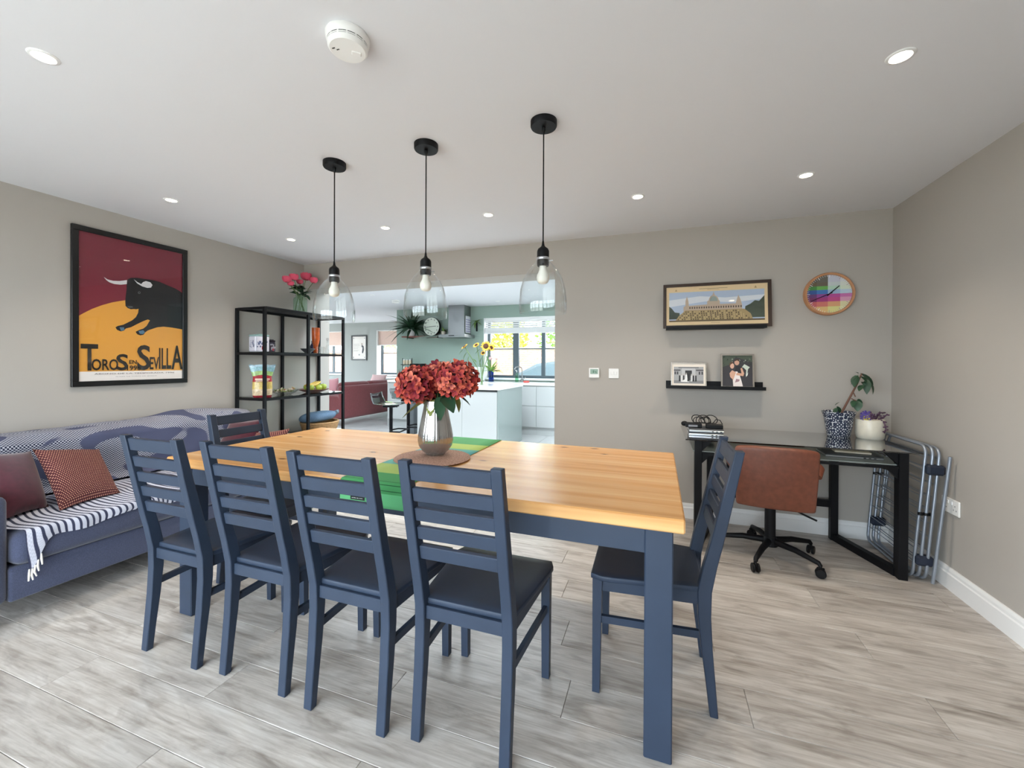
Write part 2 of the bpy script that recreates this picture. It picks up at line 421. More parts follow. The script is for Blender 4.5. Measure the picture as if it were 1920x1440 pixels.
# glazed folding doors behind the camera
d1 = thing('door_1', None, None, (0, RY-.1, 0)); struct(d1)
mbf = MB(d1.location); lw = (DX1-DX0)/4
mbf.box((DX0, RY-.15, 0), (DX1, RY-.05, .05)).box((DX0, RY-.15, DZ-.06), (DX1, RY-.05, DZ))
sub('door_frame', mbf, ANTH, d1)
for k in range(4):
    x0, x1 = DX0+k*lw, DX0+(k+1)*lw
    m_ = MB(d1.location)
    for a, b in (((x0, .05), (x0+.07, DZ-.06)), ((x1-.07, .05), (x1, DZ-.06)), ((x0+.07, .05), (x1-.07, .14)), ((x0+.07, DZ-.13), (x1-.07, DZ-.06))):
        m_.box((a[0], RY-.13, a[1]), (b[0], RY-.07, b[1]))
    leaf = sub('door_leaf', m_, ANTH, d1)
    sub('pane', MB(d1.location).box((x0+.07, RY-.104, .14), (x1-.07, RY-.096, DZ-.13)), PANE, leaf)
portal(((DX0+DX1)/2, RY-.02, DZ/2), (PI/2, 0, 0), DX1-DX0, DZ)

# kitchen and living area beyond the opening
KY, LY, KX0, KX1, LX = 7.51, 9.64, -5.305, 1.6, -10.6
RLX0, RLX1, RLY0, RLY1 = -5.3, 1.2, 4.2, 5.36            # rooflight added out of view to brighten the kitchen
struct(MB().box((LX, TH, HC), (KX1+.16, RLY0, HC+.1)).box((LX, RLY1, HC), (KX1+.16, LY+.3, HC+.1)).box((LX, RLY0, HC), (RLX0, RLY1, HC+.1)).box((RLX1, RLY0, HC), (KX1+.16, RLY1, HC+.1)).obj('ceiling', CEIL))
rl = thing('window_4', None, None, ((RLX0+RLX1)/2, (RLY0+RLY1)/2, HC+.1)); struct(rl)
m_ = MB(rl.location)
for k in range(5): x = RLX0+(RLX1-RLX0-.06)*k/4; m_.box((x, RLY0, HC+.1), (x+.06, RLY1, HC+.16))
m_.box((RLX0, RLY0-.05, HC+.1), (RLX1, RLY0, HC+.16)).box((RLX0, RLY1, HC+.1), (RLX1, RLY1+.05, HC+.16)); sub('window_frame', m_, ANTH, rl)
for k in range(4):
    x = RLX0+(RLX1-RLX0-.06)*k/4; sub('pane', MB(rl.location).box((x+.06, RLY0, HC+.125), (x+(RLX1-RLX0-.06)/4, RLY1, HC+.133)), PANE, rl)
portal(((RLX0+RLX1)/2, (RLY0+RLY1)/2, HC+.08), (0, 0, 0), RLX1-RLX0, RLY1-RLY0)
TILE = mat('pale_grey_floor_tile', '#d6d6d5', .22, var=(3., .06), coat=.2)
kf = struct(MB().box((LX, 4.09, -.06), (KX1, LY, -.008)).obj('floor', mat('tile_grout', '#9a9a98', .8)))
tm = MB().box((-.298, -.298, -.008), (.298, .298, 0), c=.001).mesh('floor_tile', TILE)
for i in range(18):
    for j in range(9):
        p = bpy.data.objects.new('floor_tile', tm); COL.objects.link(p); p.parent = kf; p.location = (-9.3+.6*i, 4.39+.6*j, 0)
WX0, WX1, WZ0, WZ1 = -3.27, -1.25, .975, 2.158          # kitchen window
def wall_with_holes(name, x0, x1, ya, yb, z1, holes, m):
    mb = MB(); xs = x0
    for (a, b, z0, zt) in holes:
        mb.box((xs, ya, 0), (a, yb, z1)).box((a, ya, 0), (b, yb, z0)).box((a, ya, zt), (b, yb, z1)); xs = b
    mb.box((xs, ya, 0), (x1, yb, z1)); return struct(mb.obj(name, m))
wall_with_holes('wall_kitchen', KX0, KX1, KY, KY+.3, HC, [(WX0, WX1, WZ0, WZ1)], SAGE)
LW = [(-9.75, -8.70, .925, 2.165), (-7.478, -6.25, .925, 2.165)]
wall_with_holes('wall_living', LX, KX0, LY, LY+.3, HC, LW, GREYW)
struct(MB().box((KX0, KY+.3, 0), (KX0+.3, LY+.3, HC)).obj('wall_living_side', GREYW))
struct(MB().box((LX-.16, TH, 0), (LX, 4.4, HC)).box((LX-.16, 9.3, 0), (LX, LY+.3, HC)).box((LX-.16, 4.4, 2.15), (LX, 9.3, HC)).obj('wall_living_left', GREYW))
struct(MB().box((LX, TH, 0), (XL-.16, 4.09, HC)).obj('wall_living_near', GREYW))
struct(MB().box((KX1, TH, 0), (KX1+.16, KY+.3, HC)).obj('wall_kitchen_right', SAGE))
d2 = thing('added_patio_door', None, None, (LX-.08, 7.0, 0)); struct(d2)  # unseen patio doors, added to let more daylight into the living area
m_ = MB(d2.location)
for yy in (4.4, 6.0, 7.6, 9.23): m_.box((LX-.11, yy, 0), (LX-.05, yy+.07, 2.15))
m_.box((LX-.11, 4.47, 0), (LX-.05, 9.23, .08)).box((LX-.11, 4.47, 2.07), (LX-.05, 9.23, 2.15)); sub('door_frame', m_, ANTH, d2)
for a, b in ((4.47, 6.0), (6.07, 7.6), (7.67, 9.23)): sub('pane', MB(d2.location).box((LX-.084, a, .08), (LX-.076, b, 2.07)), PANE, d2)
portal((LX+.01, 6.85, 1.07), (0, -PI/2, 0), 2.15, 4.9)

def window(n, x0, x1, z0, z1, yw, bars, sill_l=.05, fm=ANTH, trim=.05):
    w = thing('window_%d' % n, None, None, ((x0+x1)/2, yw, z0)); struct(w); o = w.location
    m_ = MB(o)                                    # white plastered reveals
    m_.box((x0, yw+.001, z0), (x0+.012, yw+.2, z1)).box((x1-.012, yw+.001, z0), (x1, yw+.2, z1)).box((x0+.012, yw+.001, z1-.012), (x1-.012, yw+.2, z1))
    sub('reveal', m_, WHITE, w)
    sub('sill', MB(o).box((x0-sill_l, yw-.06, z0-.03), (x1+sill_l, yw+.2, z0+.002), c=.006), WHITE, w)
    m_ = MB(o); ya, yb = yw+.2, yw+.26; f = .055
    m_.box((x0, ya, z0), (x0+f, yb, z1)).box((x1-f, ya, z0), (x1, yb, z1)).box((x0+f, ya, z0), (x1-f, yb, z0+f)).box((x0+f, ya, z1-f), (x1-f, yb, z1))
    sub('window_frame', m_, fm, w)
    xs = [x0+f]
    for (bx, bw) in bars:
        sub('mullion', MB(o).box((bx-bw/2, ya, z0+f), (bx+bw/2, yb, z1-f)), fm, w); xs += [bx-bw/2, bx+bw/2]
    xs.append(x1-f)
    for k in range(0, len(xs), 2):
        pn = sub('pane', MB(o).box((xs[k], yw+.226, z0+f), (xs[k+1], yw+.234, z1-f)), PANE, w)
        zb = z0+(z1-z0)*.48
        sub('glazing_bar', MB(o).box((xs[k], yw+.222, zb), (xs[k+1], yw+.238, zb+.022)), fm, pn)
    portal(((x0+x1)/2, yw+.05, (z0+z1)/2), (-PI/2, 0, 0), x1-x0, z1-z0)
    return w
k1, k2 = onY(968, 650, KY+.23).x, onY(1019.5, 650, KY+.23).x
window(1, WX0, WX1, WZ0, WZ1, KY, [(k1, .12), (k2, .075)])
window(2, *LW[0], LY, [(-9.2, .06)], .03); window(3, *LW[1], LY, [(-6.75, .06)], .1)

# ---------------------------------------------------------------- outdoors
GROUND = mat('pale_paving', '#b9b4aa', .9, var=(1.2, .1))
struct(MB().box((-40, -30, -.2), (30, RY-.2, -.1)).box((-40, LY+.3, -.2), (30, 40, -.1)).box((KX1+.16, RY-.2, -.2), (30, LY+.3, -.1)).box((-40, RY-.2, -.2), (LX-.16, LY+.3, -.1)).obj('floor_outside', GROUND))
BRICK = mat('orange_buff_brick', '#c79070', .9, var=(3., .25), randv=0)
gw = thing('garden_wall', 'orange brick garden wall seen outside through the windows', 'wall', (-5, 13.2, -.1))
sub('mortar', MB(gw.location).box((-17, 13.22, -.1), (3, 13.4, 1.72)), mat('mortar', '#cfc4b4', .9), gw)
sub('coping', MB(gw.location).box((-17, 13.17, 1.72), (3, 13.45, 1.79), c=.01), mat('coping_stone', '#b5a898', .9), gw)
m_ = MB(gw.location)
for r_ in range(24):
    for c_ in range(88):
        x = -17+.228*c_+(.114 if r_ % 2 else 0); m_.box((x, 13.205, -.1+.0755*r_), (x+.216, 13.23, -.1+.0755*r_+.064))
b_ = sub('bricks', m_, BRICK, gw); b_['kind'] = 'stuff'
def foliage(mb, c, rad, n, size, mi=0, rnd=None):
    rnd = rnd or random
    for _ in range(n):
        while True:
            p = Vector((rnd.uniform(-1, 1), rnd.uniform(-1, 1), rnd.uniform(-1, 1)))
            if .35 < p.length < 1: break
        p = Vector((c[0]+p.x*rad[0], c[1]+p.y*rad[1], c[2]+p.z*rad[2])); s = size*rnd.uniform(.6, 1.2)
        M = Matrix.Translation(p) @ Euler((rnd.uniform(-1.2, 1.2), rnd.uniform(-1.2, 1.2), rnd.uniform(0, 6.28))).to_matrix().to_4x4()
        mb.add([(0, -s/2, 0), (s*.3, 0, s*.08), (0, s/2, 0), (-s*.3, 0, s*.08)], [(0, 1, 2), (0, 2, 3)], mi, M)
for nm, lab, x, y_, z_, rad, colr in (
        ('hedge', 'yellow green garden shrub above the brick wall', -5.4, 14.6, 1.9, (.95, .6, 1.5), '#b6b84a'),
        ('hedge', 'red leaved garden shrub left of the yellow one', -7.3, 14.7, 2.1, (.9, .6, 1.5), '#b0605a'),
        ('hedge', 'bright green garden tree outside the kitchen window', -2.95, 14.8, 2.3, (1.4, .7, 1.7), '#7fae4c'),
        ('hedge', 'pale green shrub outside the living room window', -10.7, 14.7, 2.2, (1.9, .8, 1.3), '#9dbb62')):
    h_ = thing(nm, lab, 'shrub', (x, y_, -.1), group='garden shrubs behind the brick wall')
    sub('stem', MB(h_.location).tube([(x, y_, -.1), (x+.05, y_, z_)], .06, 6), mat('bark', '#6b5540', .9), h_)
    m_ = MB(h_.location); foliage(m_, (x, y_, z_), rad, 1500, .22); lf = sub('foliage', m_, mat('foliage_'+colr[1:], colr, .7), h_); lf['kind'] = 'stuff'
# parked car
car = thing('parked_car', 'pale blue grey parked car outside the kitchen window', 'car', (-2.5, 10.4, -.1))
side = [(-3.1, .25), (-3.15, .62), (-2.95, .78), (-2.2, .93), (-1.35, 1.36), (-.6, 1.46), (.4, 1.44), (1.15, 1.05), (1.3, .9), (1.3, .25)]
PAINT = mat('car_paint', '#c3ced8', .3, metal=.0, coat=.6); CARG = mat('car_window_glass', '#a9b9c6', .12)
sub('body', MB(car.location).prism(side, lambda p: (p[0]-1.45, 9.7, p[1]-.1), lambda p: (p[0]-1.45, 11.3, p[1]-.1)), PAINT, car, 30)
win = [(-2.05, .96), (-1.3, 1.30), (-.6, 1.39), (.35, 1.37), (.95, 1.04)]
for yy in (9.69, 11.31): sub('side_window', MB(car.location).prism(win, lambda p: (p[0]-1.45, yy-.004, p[1]-.1), lambda p: (p[0]-1.45, yy+.004, p[1]-.1)), CARG, car)
sub('windscreen', MB(car.location).add([(-3.64, 9.8, .85), (-3.64, 11.2, .85), (-2.85, 11.12, 1.245), (-2.85, 9.88, 1.245)], [(0, 1, 2, 3)]), CARG, car)
for wx in (-3.85, -.85):
    for wy in (9.72, 11.12):
        sub('wheel', MB(car.location).lathe([(0, -.1), (.3, -.1), (.32, -.06), (.32, .06), (.3, .1), (0, .1)], n=20, M=Matrix.Translation((wx, wy+.08, .22)) @ Matrix.Rotation(PI/2, 4, 'X')), BLACKP, car, 40)
# ---------------------------------------------------------------- dining table
TX0, TX1, TY0, TY1, TZ = -2.352, .083, 1.379, 2.403, .793
tb = thing('dining_table', 'long dining table with lacquered pine top and navy legs', 'table', ((TX0+TX1)/2, (TY0+TY1)/2, 0)); O = tb.location
sub('tabletop', MB(O).box((TX0, TY0, TZ-.046), (TX1, TY1, TZ), c=.005), PINE, tb)
lx0, lx1, ly0, ly1 = TX0+.072, TX1-.034, TY0+.016, TY1-.016
for (a, b) in ((lx0, ly0), (lx1-.087, ly0), (lx0, ly1-.087), (lx1-.087, ly1-.087)):
    sub('leg', MB(O).box((a, b, 0), (a+.087, b+.087, TZ-.046), c=.004), NAVYT, tb)
sub('apron', MB(O).box((lx0+.087, ly0+.006, .664), (lx1-.087, ly0+.030, TZ-.046), c=.001), NAVYT, tb)
sub('apron', MB(O).box((lx0+.087, ly1-.030, .664), (lx1-.087, ly1-.006, TZ-.046), c=.001), NAVYT, tb)
sub('apron', MB(O).box((lx0+.006, ly0+.087, .664), (lx0+.030, ly1-.087, TZ-.046), c=.001), NAVYT, tb)
sub('apron', MB(O).box((lx1-.030, ly0+.087, .664), (lx1-.006, ly1-.087, TZ-.046), c=.001), NAVYT, tb)

# ---------------------------------------------------------------- dining chairs (local: faces +Y, back legs touch the floor at y = 0)
def make_chair():
    c = thing('dining_chair', '', 'chair', group='navy ladder-back chairs around the dining table')
    back = [(0, 0), (.010, .12), (.020, .24), (.026, .36), (.024, .45), (.008, .54), (-.013, .633), (-.044, .786), (-.079, .967)]
    front = [(.028, 0), (.042, .12), (.058, .24), (.070, .36), (.072, .45), (.054, .54), (.030, .633), (-.006, .786), (-.048, .967)]
    poly = back + front[::-1]
    for s in (-1, 1):
        x0, x1 = s*.1785, s*.1415
        m_ = MB()
        n = len(back)
        for i in range(n-1):       # curved post as a strip of quads
            b0, b1, f0, f1 = back[i], back[i+1], front[i], front[i+1]
            vs = [(x0, b0[0], b0[1]), (x1, b0[0], b0[1]), (x1, f0[0], f0[1]), (x0, f0[0], f0[1]),
                  (x0, b1[0], b1[1]), (x1, b1[0], b1[1]), (x1, f1[0], f1[1]), (x0, f1[0], f1[1])]
            fs = [(0, 1, 5, 4), (1, 2, 6, 5), (2, 3, 7, 6), (3, 0, 4, 7)]
            if i == 0: fs.append((0, 3, 2, 1))
            if i == n-2: fs.append((4, 5, 6, 7))
            m_.add(vs, fs)
        o = sub('back_post', m_, NAVY, c, 35)
        bv = o.modifiers.new('edge', 'BEVEL'); bv.width = .0035; bv.segments = 2; bv.limit_method = 'ANGLE'; bv.angle_limit = math.radians(50)
    def ymid(z):
        for (b0, b1, f0, f1) in zip(back, back[1:], front, front[1:]):
            if b0[1] <= z <= b1[1]:
                t = (z-b0[1])/(b1[1]-b0[1]); return ((b0[0]+f0[0])+(b1[0]+f1[0]-b0[0]-f0[0])*t)/2
    for zc, h in ((.928, .054), (.852, .047), (.783, .045), (.717, .045), (.646, .048)):
        y = ymid(zc); lean = .19 if zc > .6 else 0
        M = Matrix.Translation((0, y, zc)) @ Matrix.Rotation(lean, 4, 'X')
        sub('back_slat', MB().box((-.142, -.009, -h/2), (.142, .009, h/2), c=.003, M=M), NAVY, c)
    # seat: wider at the front, dished a little
    rw, fw_, ya, yb, zt = .172, .216, .050, .455, .465
    def seat(u, v):
        hw = rw+(fw_-rw)*min(1, v*1.15); x = (u*2-1)*hw; y = ya+(yb-ya)*v
        if v > .85: x *= 1-.9*(v-.85)**2*4
        return (x, y, zt-.004*math.sin(PI*u)*math.sin(PI*v))
    m_ = MB(); m_.grid(seat, 10, 10)
    o = sub('seat', m_, NAVY, c, 40); sd = o.modifiers.new('thick', 'SOLIDIFY'); sd.thickness = .021; sd.offset = -1
    bv = o.modifiers.new('edge', 'BEVEL'); bv.width = .004; bv.segments = 2; bv.limit_method = 'ANGLE'; bv.angle_limit = math.radians(50)
    for s in (-1, 1):
        xo = s*.200; xi = s*.164; m_ = MB()
        vs = [(s*.196, .420, 0), (s*.166, .420, 0), (s*.166, .448, 0), (s*.196, .448, 0), (xo, .412, .443), (xi, .412, .443), (xi, .448, .443), (xo, .448, .443)]
        m_.add(vs, [(0, 3, 2, 1), (4, 5, 6, 7), (0, 1, 5, 4), (1, 2, 6, 5), (2, 3, 7, 6), (3, 0, 4, 7)])
        sub('front_leg', m_, NAVY, c)
        def rail(ax, z0, z1, w):
            m2 = MB(); a0, a1 = s*.160, s*.182; w2 = w/2
            vs = []
            for z in (z0, z1):
                vs += [(a0-w2, .066, z), (a0+w2, .066, z), (a1+w2, .418, z), (a1-w2, .418, z)]
            m2.add(vs, [(0, 1, 2, 3)[::-1], (4, 5, 6, 7), (0, 1, 5, 4), (1, 2, 6, 5), (2, 3, 7, 6), (3, 0, 4, 7)]); return m2
        sub('seat_rail', rail(0, .398, .4435, .018), NAVY, c); sub('stretcher', rail(0, .272, .299, .016), NAVY, c)
    sub('seat_rail', MB().box((-.142, .038, .398), (.142, .056, .4435), c=.002), NAVY, c)
    sub('seat_rail', MB().box((-.166, .424, .398), (.166, .442, .4435), c=.002), NAVY, c)
    return c
ch0 = make_chair(); _first = [True]
def chair(x, y, rz, label):
    c = ch0 if _first[0] else copy_tree(ch0); _first[0] = False
    c.location = (x, y, 0); c.rotation_euler = (0, 0, rz); c['label'] = label; return c
chair(-1.970, 1.160, .00, 'navy ladder-back dining chair nearest the blue sofa on the near side of the table')
chair(-1.508, 1.178, .00, 'navy ladder-back dining chair, second from the sofa on the near side')
chair(-1.047, 1.166, .00, 'navy ladder-back dining chair, third from the sofa, before the green runner')
chair(-.605, 1.192, .00, 'navy ladder-back dining chair in front, right of the green runner end')
chair(.209, 1.815, PI/2+.02, 'navy ladder-back dining chair at the right head of the table by the desk')
chair(-2.395, 1.835, -PI/2, 'navy ladder-back dining chair at the far head of the table by the sofa')

# ---------------------------------------------------------------- on the table
RX0, RX1, RZ = -1.247, -.920, TZ
def runner_material():
    t = NT('green_striped_cotton'); g = t.add('ShaderNodeNewGeometry'); sp = t.add('ShaderNodeSeparateXYZ'); uv = t.add('ShaderNodeTexCoord')
    s2 = t.add('ShaderNodeSeparateXYZ'); t.ln(uv.outputs['UV'], s2.inputs[0])
    r = t.ramp([(0, '#6cc487'), (.045, '#4c9f62'), (.10, '#54a868'), (.18, '#b4ce72'), (.298, '#6fb6a9'), (.40, '#62adae'), (.60, '#6fb6a9'), (.635, '#b4ce72'), (.745, '#5aa56c'), (.93, '#4c9f62')], 'CONSTANT')
    t.ln(s2.outputs[1], r.inputs[0])
    lines = t.add('ShaderNodeMath', operation='PINGPONG'); lines.inputs[1].default_value = .0095; t.ln(s2.outputs[1], lines.inputs[0])
    lt = t.add('ShaderNodeMath', operation='LESS_THAN'); lt.inputs[1].default_value = .0013; t.ln(lines.outputs[0], lt.inputs[0])
    lim = t.add('ShaderNodeMath', operation='COMPARE'); lim.inputs[1].default_value = .077; lim.inputs[2].default_value = .036; t.ln(s2.outputs[1], lim.inputs[0])
    mu = t.add('ShaderNodeMath', operation='MULTIPLY'); t.ln(lt.outputs[0], mu.inputs[0]); t.ln(lim.outputs[0], mu.inputs[1])
    t.ln(t.mix(mu.outputs[0], r.outputs[0], '#1f5c34'), t.b.inputs['Base Color']); t.b.inputs['Roughness'].default_value = .9
    wv = t.add('ShaderNodeTexNoise', i_Scale=300.); t.ln(uv.outputs['UV'], wv.inputs['Vector']); t.bump(wv.outputs[0], .2, .001); return t.m
rn_path = [(TY0-.005, RZ-.098), (TY0-.004, RZ-.05), (TY0-.004, RZ-.008), (TY0-.001, RZ+.0015), (TY0+.008, RZ+.003), (TY0+.3, RZ+.003), (TY1-.3, RZ+.003), (TY1-.008, RZ+.003), (TY1+.001, RZ+.0015), (TY1+.004, RZ-.008), (TY1+.005, RZ-.10)]
_L = [0]
for a, b in zip(rn_path, rn_path[1:]): _L.append(_L[-1]+math.hypot(b[0]-a[0], b[1]-a[1]))
def rn(u, v):
    s = v*_L[-1]
    for i in range(len(_L)-1):
        if s <= _L[i+1]+1e-9:
            t = (s-_L[i])/(_L[i+1]-_L[i]); y = rn_path[i][0]+(rn_path[i+1][0]-rn_path[i][0])*t; z = rn_path[i][1]+(rn_path[i+1][1]-rn_path[i][1])*t; break
    return (RX0+(RX1-RX0)*u, y, z)
O = Vector(((RX0+RX1)/2, TY0, TZ))
run = thing('table_runner', 'green striped table runner draped across the pine table', 'table runner', O)
m_ = MB(O); m_.grid(rn, 4, 90); ro = sub('cloth', m_, runner_material(), run, 60)
s_ = ro.modifiers.new('thick', 'SOLIDIFY'); s_.thickness = .0016; s_.offset = 0
m_ = MB(O); yl = TY0-.0075
lq = onY(646, 936, yl)
m_.box((lq.x+.03, yl, RZ-.078), (lq.x+.10, yl+.001, RZ-.052))
lab = sub('label_patch', m_, mat('black_label', '#14161a', .7), run, label='black care label with worn white print')
m_ = MB(O)
for j, zz in enumerate((RZ-.060, RZ-.070)):
    for k in range(9): m_.box((lq.x+.037+k*.0065, yl-.0006, zz-.002), (lq.x+.037+k*.0065+random.uniform(.002, .005), yl, zz+random.uniform(0, .002)))
sub('worn_print', m_, mat('worn_white_print', '#cfd2d4', .8), lab)
# round woven mat
MC = (-1.067, 1.815)
def mat_material():
    t = NT('woven_rattan_rings'); tc = t.add('ShaderNodeTexCoord'); w = t.add('ShaderNodeTexWave', wave_type='RINGS', rings_direction='Z', i_Scale=42., i_Distortion=1.)
    t.ln(tc.outputs['Object'], w.inputs['Vector']); n = t.add('ShaderNodeTexNoise', i_Scale=140.); t.ln(tc.outputs['Object'], n.inputs['Vector'])
    r = t.ramp([(.3, '#8f6a5a'), (.7, '#c7a08c')]); t.ln(n.outputs[0], r.inputs[0]); t.ln(r.outputs[0], t.b.inputs['Base Color']); t.b.inputs['Roughness'].default_value = .9
    t.bump(w.outputs[1], .6, .003); return t.m
pm_ = MB((*MC, TZ+.0045)).lathe([(0, 0), (.186, 0), (.191, .003), (.186, .006), (0, .0065)], (*MC, TZ+.0045), 48).obj('placemat', mat_material(), None, 50)
tag(pm_, 'round woven brown placemat under the silver vase', 'placemat')
# ribbed silver glass vase
VC = Vector((-1.085, 1.875, TZ+.0112))
vs_ = thing('vase', 'ribbed silver glass vase on the round placemat', 'vase', VC)
VP = [(0, 0), (.046, 0), (.050, .006), (.066, .022), (.082, .046), (.088, .075), (.0865, .10), (.080, .14), (.072, .18), (.064, .22), (.058, .255), (.056, .276), (.053, .276), (.055, .252), (.061, .215), (.069, .175), (.077, .13), (.083, .09), (.083, .065), (.06, .025), (0, .012)]
def silver_glass():
    t = NT('silvered_ribbed_glass'); t.b.inputs['Base Color'].default_value = lin('#cfcecd'); t.b.inputs['Metallic'].default_value = .9; t.b.inputs['Roughness'].default_value = .12
    tr = t.add('ShaderNodeBsdfTransparent'); tr.inputs[0].default_value = (.75, .75, .74, 1); mx = t.add('ShaderNodeMixShader'); mx.inputs[0].default_value = .66
    t.ln(tr.outputs[0], mx.inputs[1]); t.ln(t.b.outputs[0], mx.inputs[2]); t.ln(mx.outputs[0], t.out.inputs[0]); return t.m
sub('body', MB().lathe(VP, n=132, wob=lambda t, z: 1+(.032*abs(math.sin(t*18)) if .01 < z < .27 else 0)), silver_glass(), vs_, 60)
# hydrangea bouquet: each floret is a piece of its flower head
bq = thing('hydrangea_bouquet', 'bouquet of rust red hydrangeas in the silver vase', 'flowers', VC+Vector((0, 0, .03)))
OB = bq.location
def floret_mesh(seed, size):
    rnd = random.Random(seed); m_ = MB()
    for k in range(4):
        a = k*PI/2+rnd.uniform(-.25, .25); tilt = rnd.uniform(.25, .95); s = size*rnd.uniform(.85, 1.1)
        M = Matrix.Rotation(a, 4, 'Z') @ Matrix.Rotation(-tilt, 4, 'Y')
        m_.add([(0, 0, 0), (s*.35, -s*.36, .002), (s*.35, s*.36, .002), (s*.5, 0, -.002), (s*.85, -s*.30, -.003), (s*.85, s*.30, -.003), (s*1.05, 0, -.006)],
               [(0, 1, 3), (0, 3, 2), (1, 4, 6, 3), (3, 6, 5, 2)], 0, M)
    return m_
def hyd_material():
    t = NT('rust_red_petals'); oi = t.add('ShaderNodeObjectInfo'); tc = t.add('ShaderNodeTexCoord')
    ln_ = t.add('ShaderNodeVectorMath', operation='LENGTH'); t.ln(tc.outputs['Object'], ln_.inputs[0])
    mr = t.add('ShaderNodeMapRange'); mr.inputs[1].default_value = .002; mr.inputs[2].default_value = .024; t.ln(ln_.outputs[1], mr.inputs[0])
    r = t.ramp([(0, '#7d2a35'), (.35, '#a93f3b'), (.7, '#c85c48'), (1, '#da8069')]); t.ln(oi.outputs['Random'], r.inputs[0])
    t.ln(t.mix(mr.outputs[0], '#6b1f35', r.outputs[0]), t.b.inputs['Base Color']); t.b.inputs['Roughness'].default_value = .8; t.b.inputs['Specular IOR Level'].default_value = .2
    return t.m
HYD = hyd_material()
fl_me = [floret_mesh(s, .029+.003*(s % 3)).mesh('floret', HYD) for s in range(6)]
def leafmesh(L, W, fold=.25, droop=.3, n=5):
    def fn(u, v):
        w = W*math.sin(PI*min(1, v*.92+.06))**.8*(1-.3*v); x = (u*2-1)*w/2
        return (x, L*v, abs(u*2-1)*w*fold*.5-droop*L*v*v)
    return MB().grid(fn, 2, n)
def orient(d, roll=0., up=Vector((0, 0, 1))):
    """matrix whose local Y runs along d"""
    d = Vector(d).normalized(); x = d.cross(up)
    if x.length < 1e-3: x = Vector((1, 0, 0))
    x.normalize(); z = x.cross(d); M = Matrix((x, d, z)).transposed(); return M @ Matrix.Rotation(roll, 3, 'Y')
rnd = random.Random(3)
# head centres come from the photograph on the vertical plane of the vase
heads = [(onY(781, 722, 1.84), .092, 88), (onY(822, 707, 1.93), .078, 60), (onY(858, 712, 1.88), .092, 88)]
for hc, hr, cnt in heads:
    m_ = MB(OB).ball(hc, hr*.78, 12, sc_=(1, 1, .88)); hd = sub('flower_head', m_, mat('dark_flower_core', '#4a1a24', .9), bq, 60)
    for i in range(cnt):
        t = (i+.5)/cnt; ph = math.acos(1-2*t*.93); th = i*2.39996
        d = Vector((math.sin(ph)*math.cos(th), math.sin(ph)*math.sin(th), math.cos(ph)))
        p = hc + Vector((d.x, d.y, d.z*.9))*hr*rnd.uniform(.9, 1.06)
        o = bpy.data.objects.new('floret', fl_me[i % 6]); COL.objects.link(o); o.parent = hd
        q = d.to_track_quat('Z', 'Y') @ Euler((rnd.uniform(-.35, .35), rnd.uniform(-.35, .35), rnd.uniform(0, 6))).to_quaternion()
        o.location = p-OB; o.rotation_mode = 'QUATERNION'; o.rotation_quaternion = q
    sub('stem', MB(OB).tube([VC+Vector((rnd.uniform(-.03, .03), rnd.uniform(-.03, .03), .03)), VC+Vector(((hc.x-VC.x)*.3, (hc.y-VC.y)*.3, .22)), hc-Vector((0, 0, hr*.5))], .004, 6), STEM, bq)
OLIVE = mat('olive_leaf', '#77803f', .6, randv=.25)
for (a, b, L, W, rl) in (((800, 752, 1.86), (762, 771, 1.78), .15, .085, .3), ((822, 745, 1.84), (826, 778, 1.80), .12, .07, .0), ((832, 742, 1.86), (848, 765, 1.80), .13, .085, .2),
                         ((845, 735, 1.88), (884, 752, 1.84), .15, .05, -.3), ((812, 750, 1.86), (806, 772, 1.80), .10, .06, .2), ((850, 738, 1.90), (858, 756, 1.9), .1, .07, 0), ((816, 768, 1.90), (800, 738, 1.93), .13, .08, .1), ((820, 768, 1.90), (822, 728, 1.95), .13, .08, .2), ((826, 768, 1.90), (846, 732, 1.93), .13, .08, -.2), ((814, 766, 1.86), (790, 752, 1.84), .12, .08, .4), ((828, 766, 1.86), (838, 738, 1.86), .12, .08, .0)):
    pa, pb = onY(*a), onY(*b); m_ = leafmesh(L, W, .3, .15); M = Matrix.Translation(pa-OB) @ orient(pb-pa, rl).to_4x4()
    for v in m_.v: v.xyz = M @ v
    sub('leaf', m_, OLIVE if L not in (.13, .12) and (L < .149 or a[0] == 800) else LEAF, bq, 60)

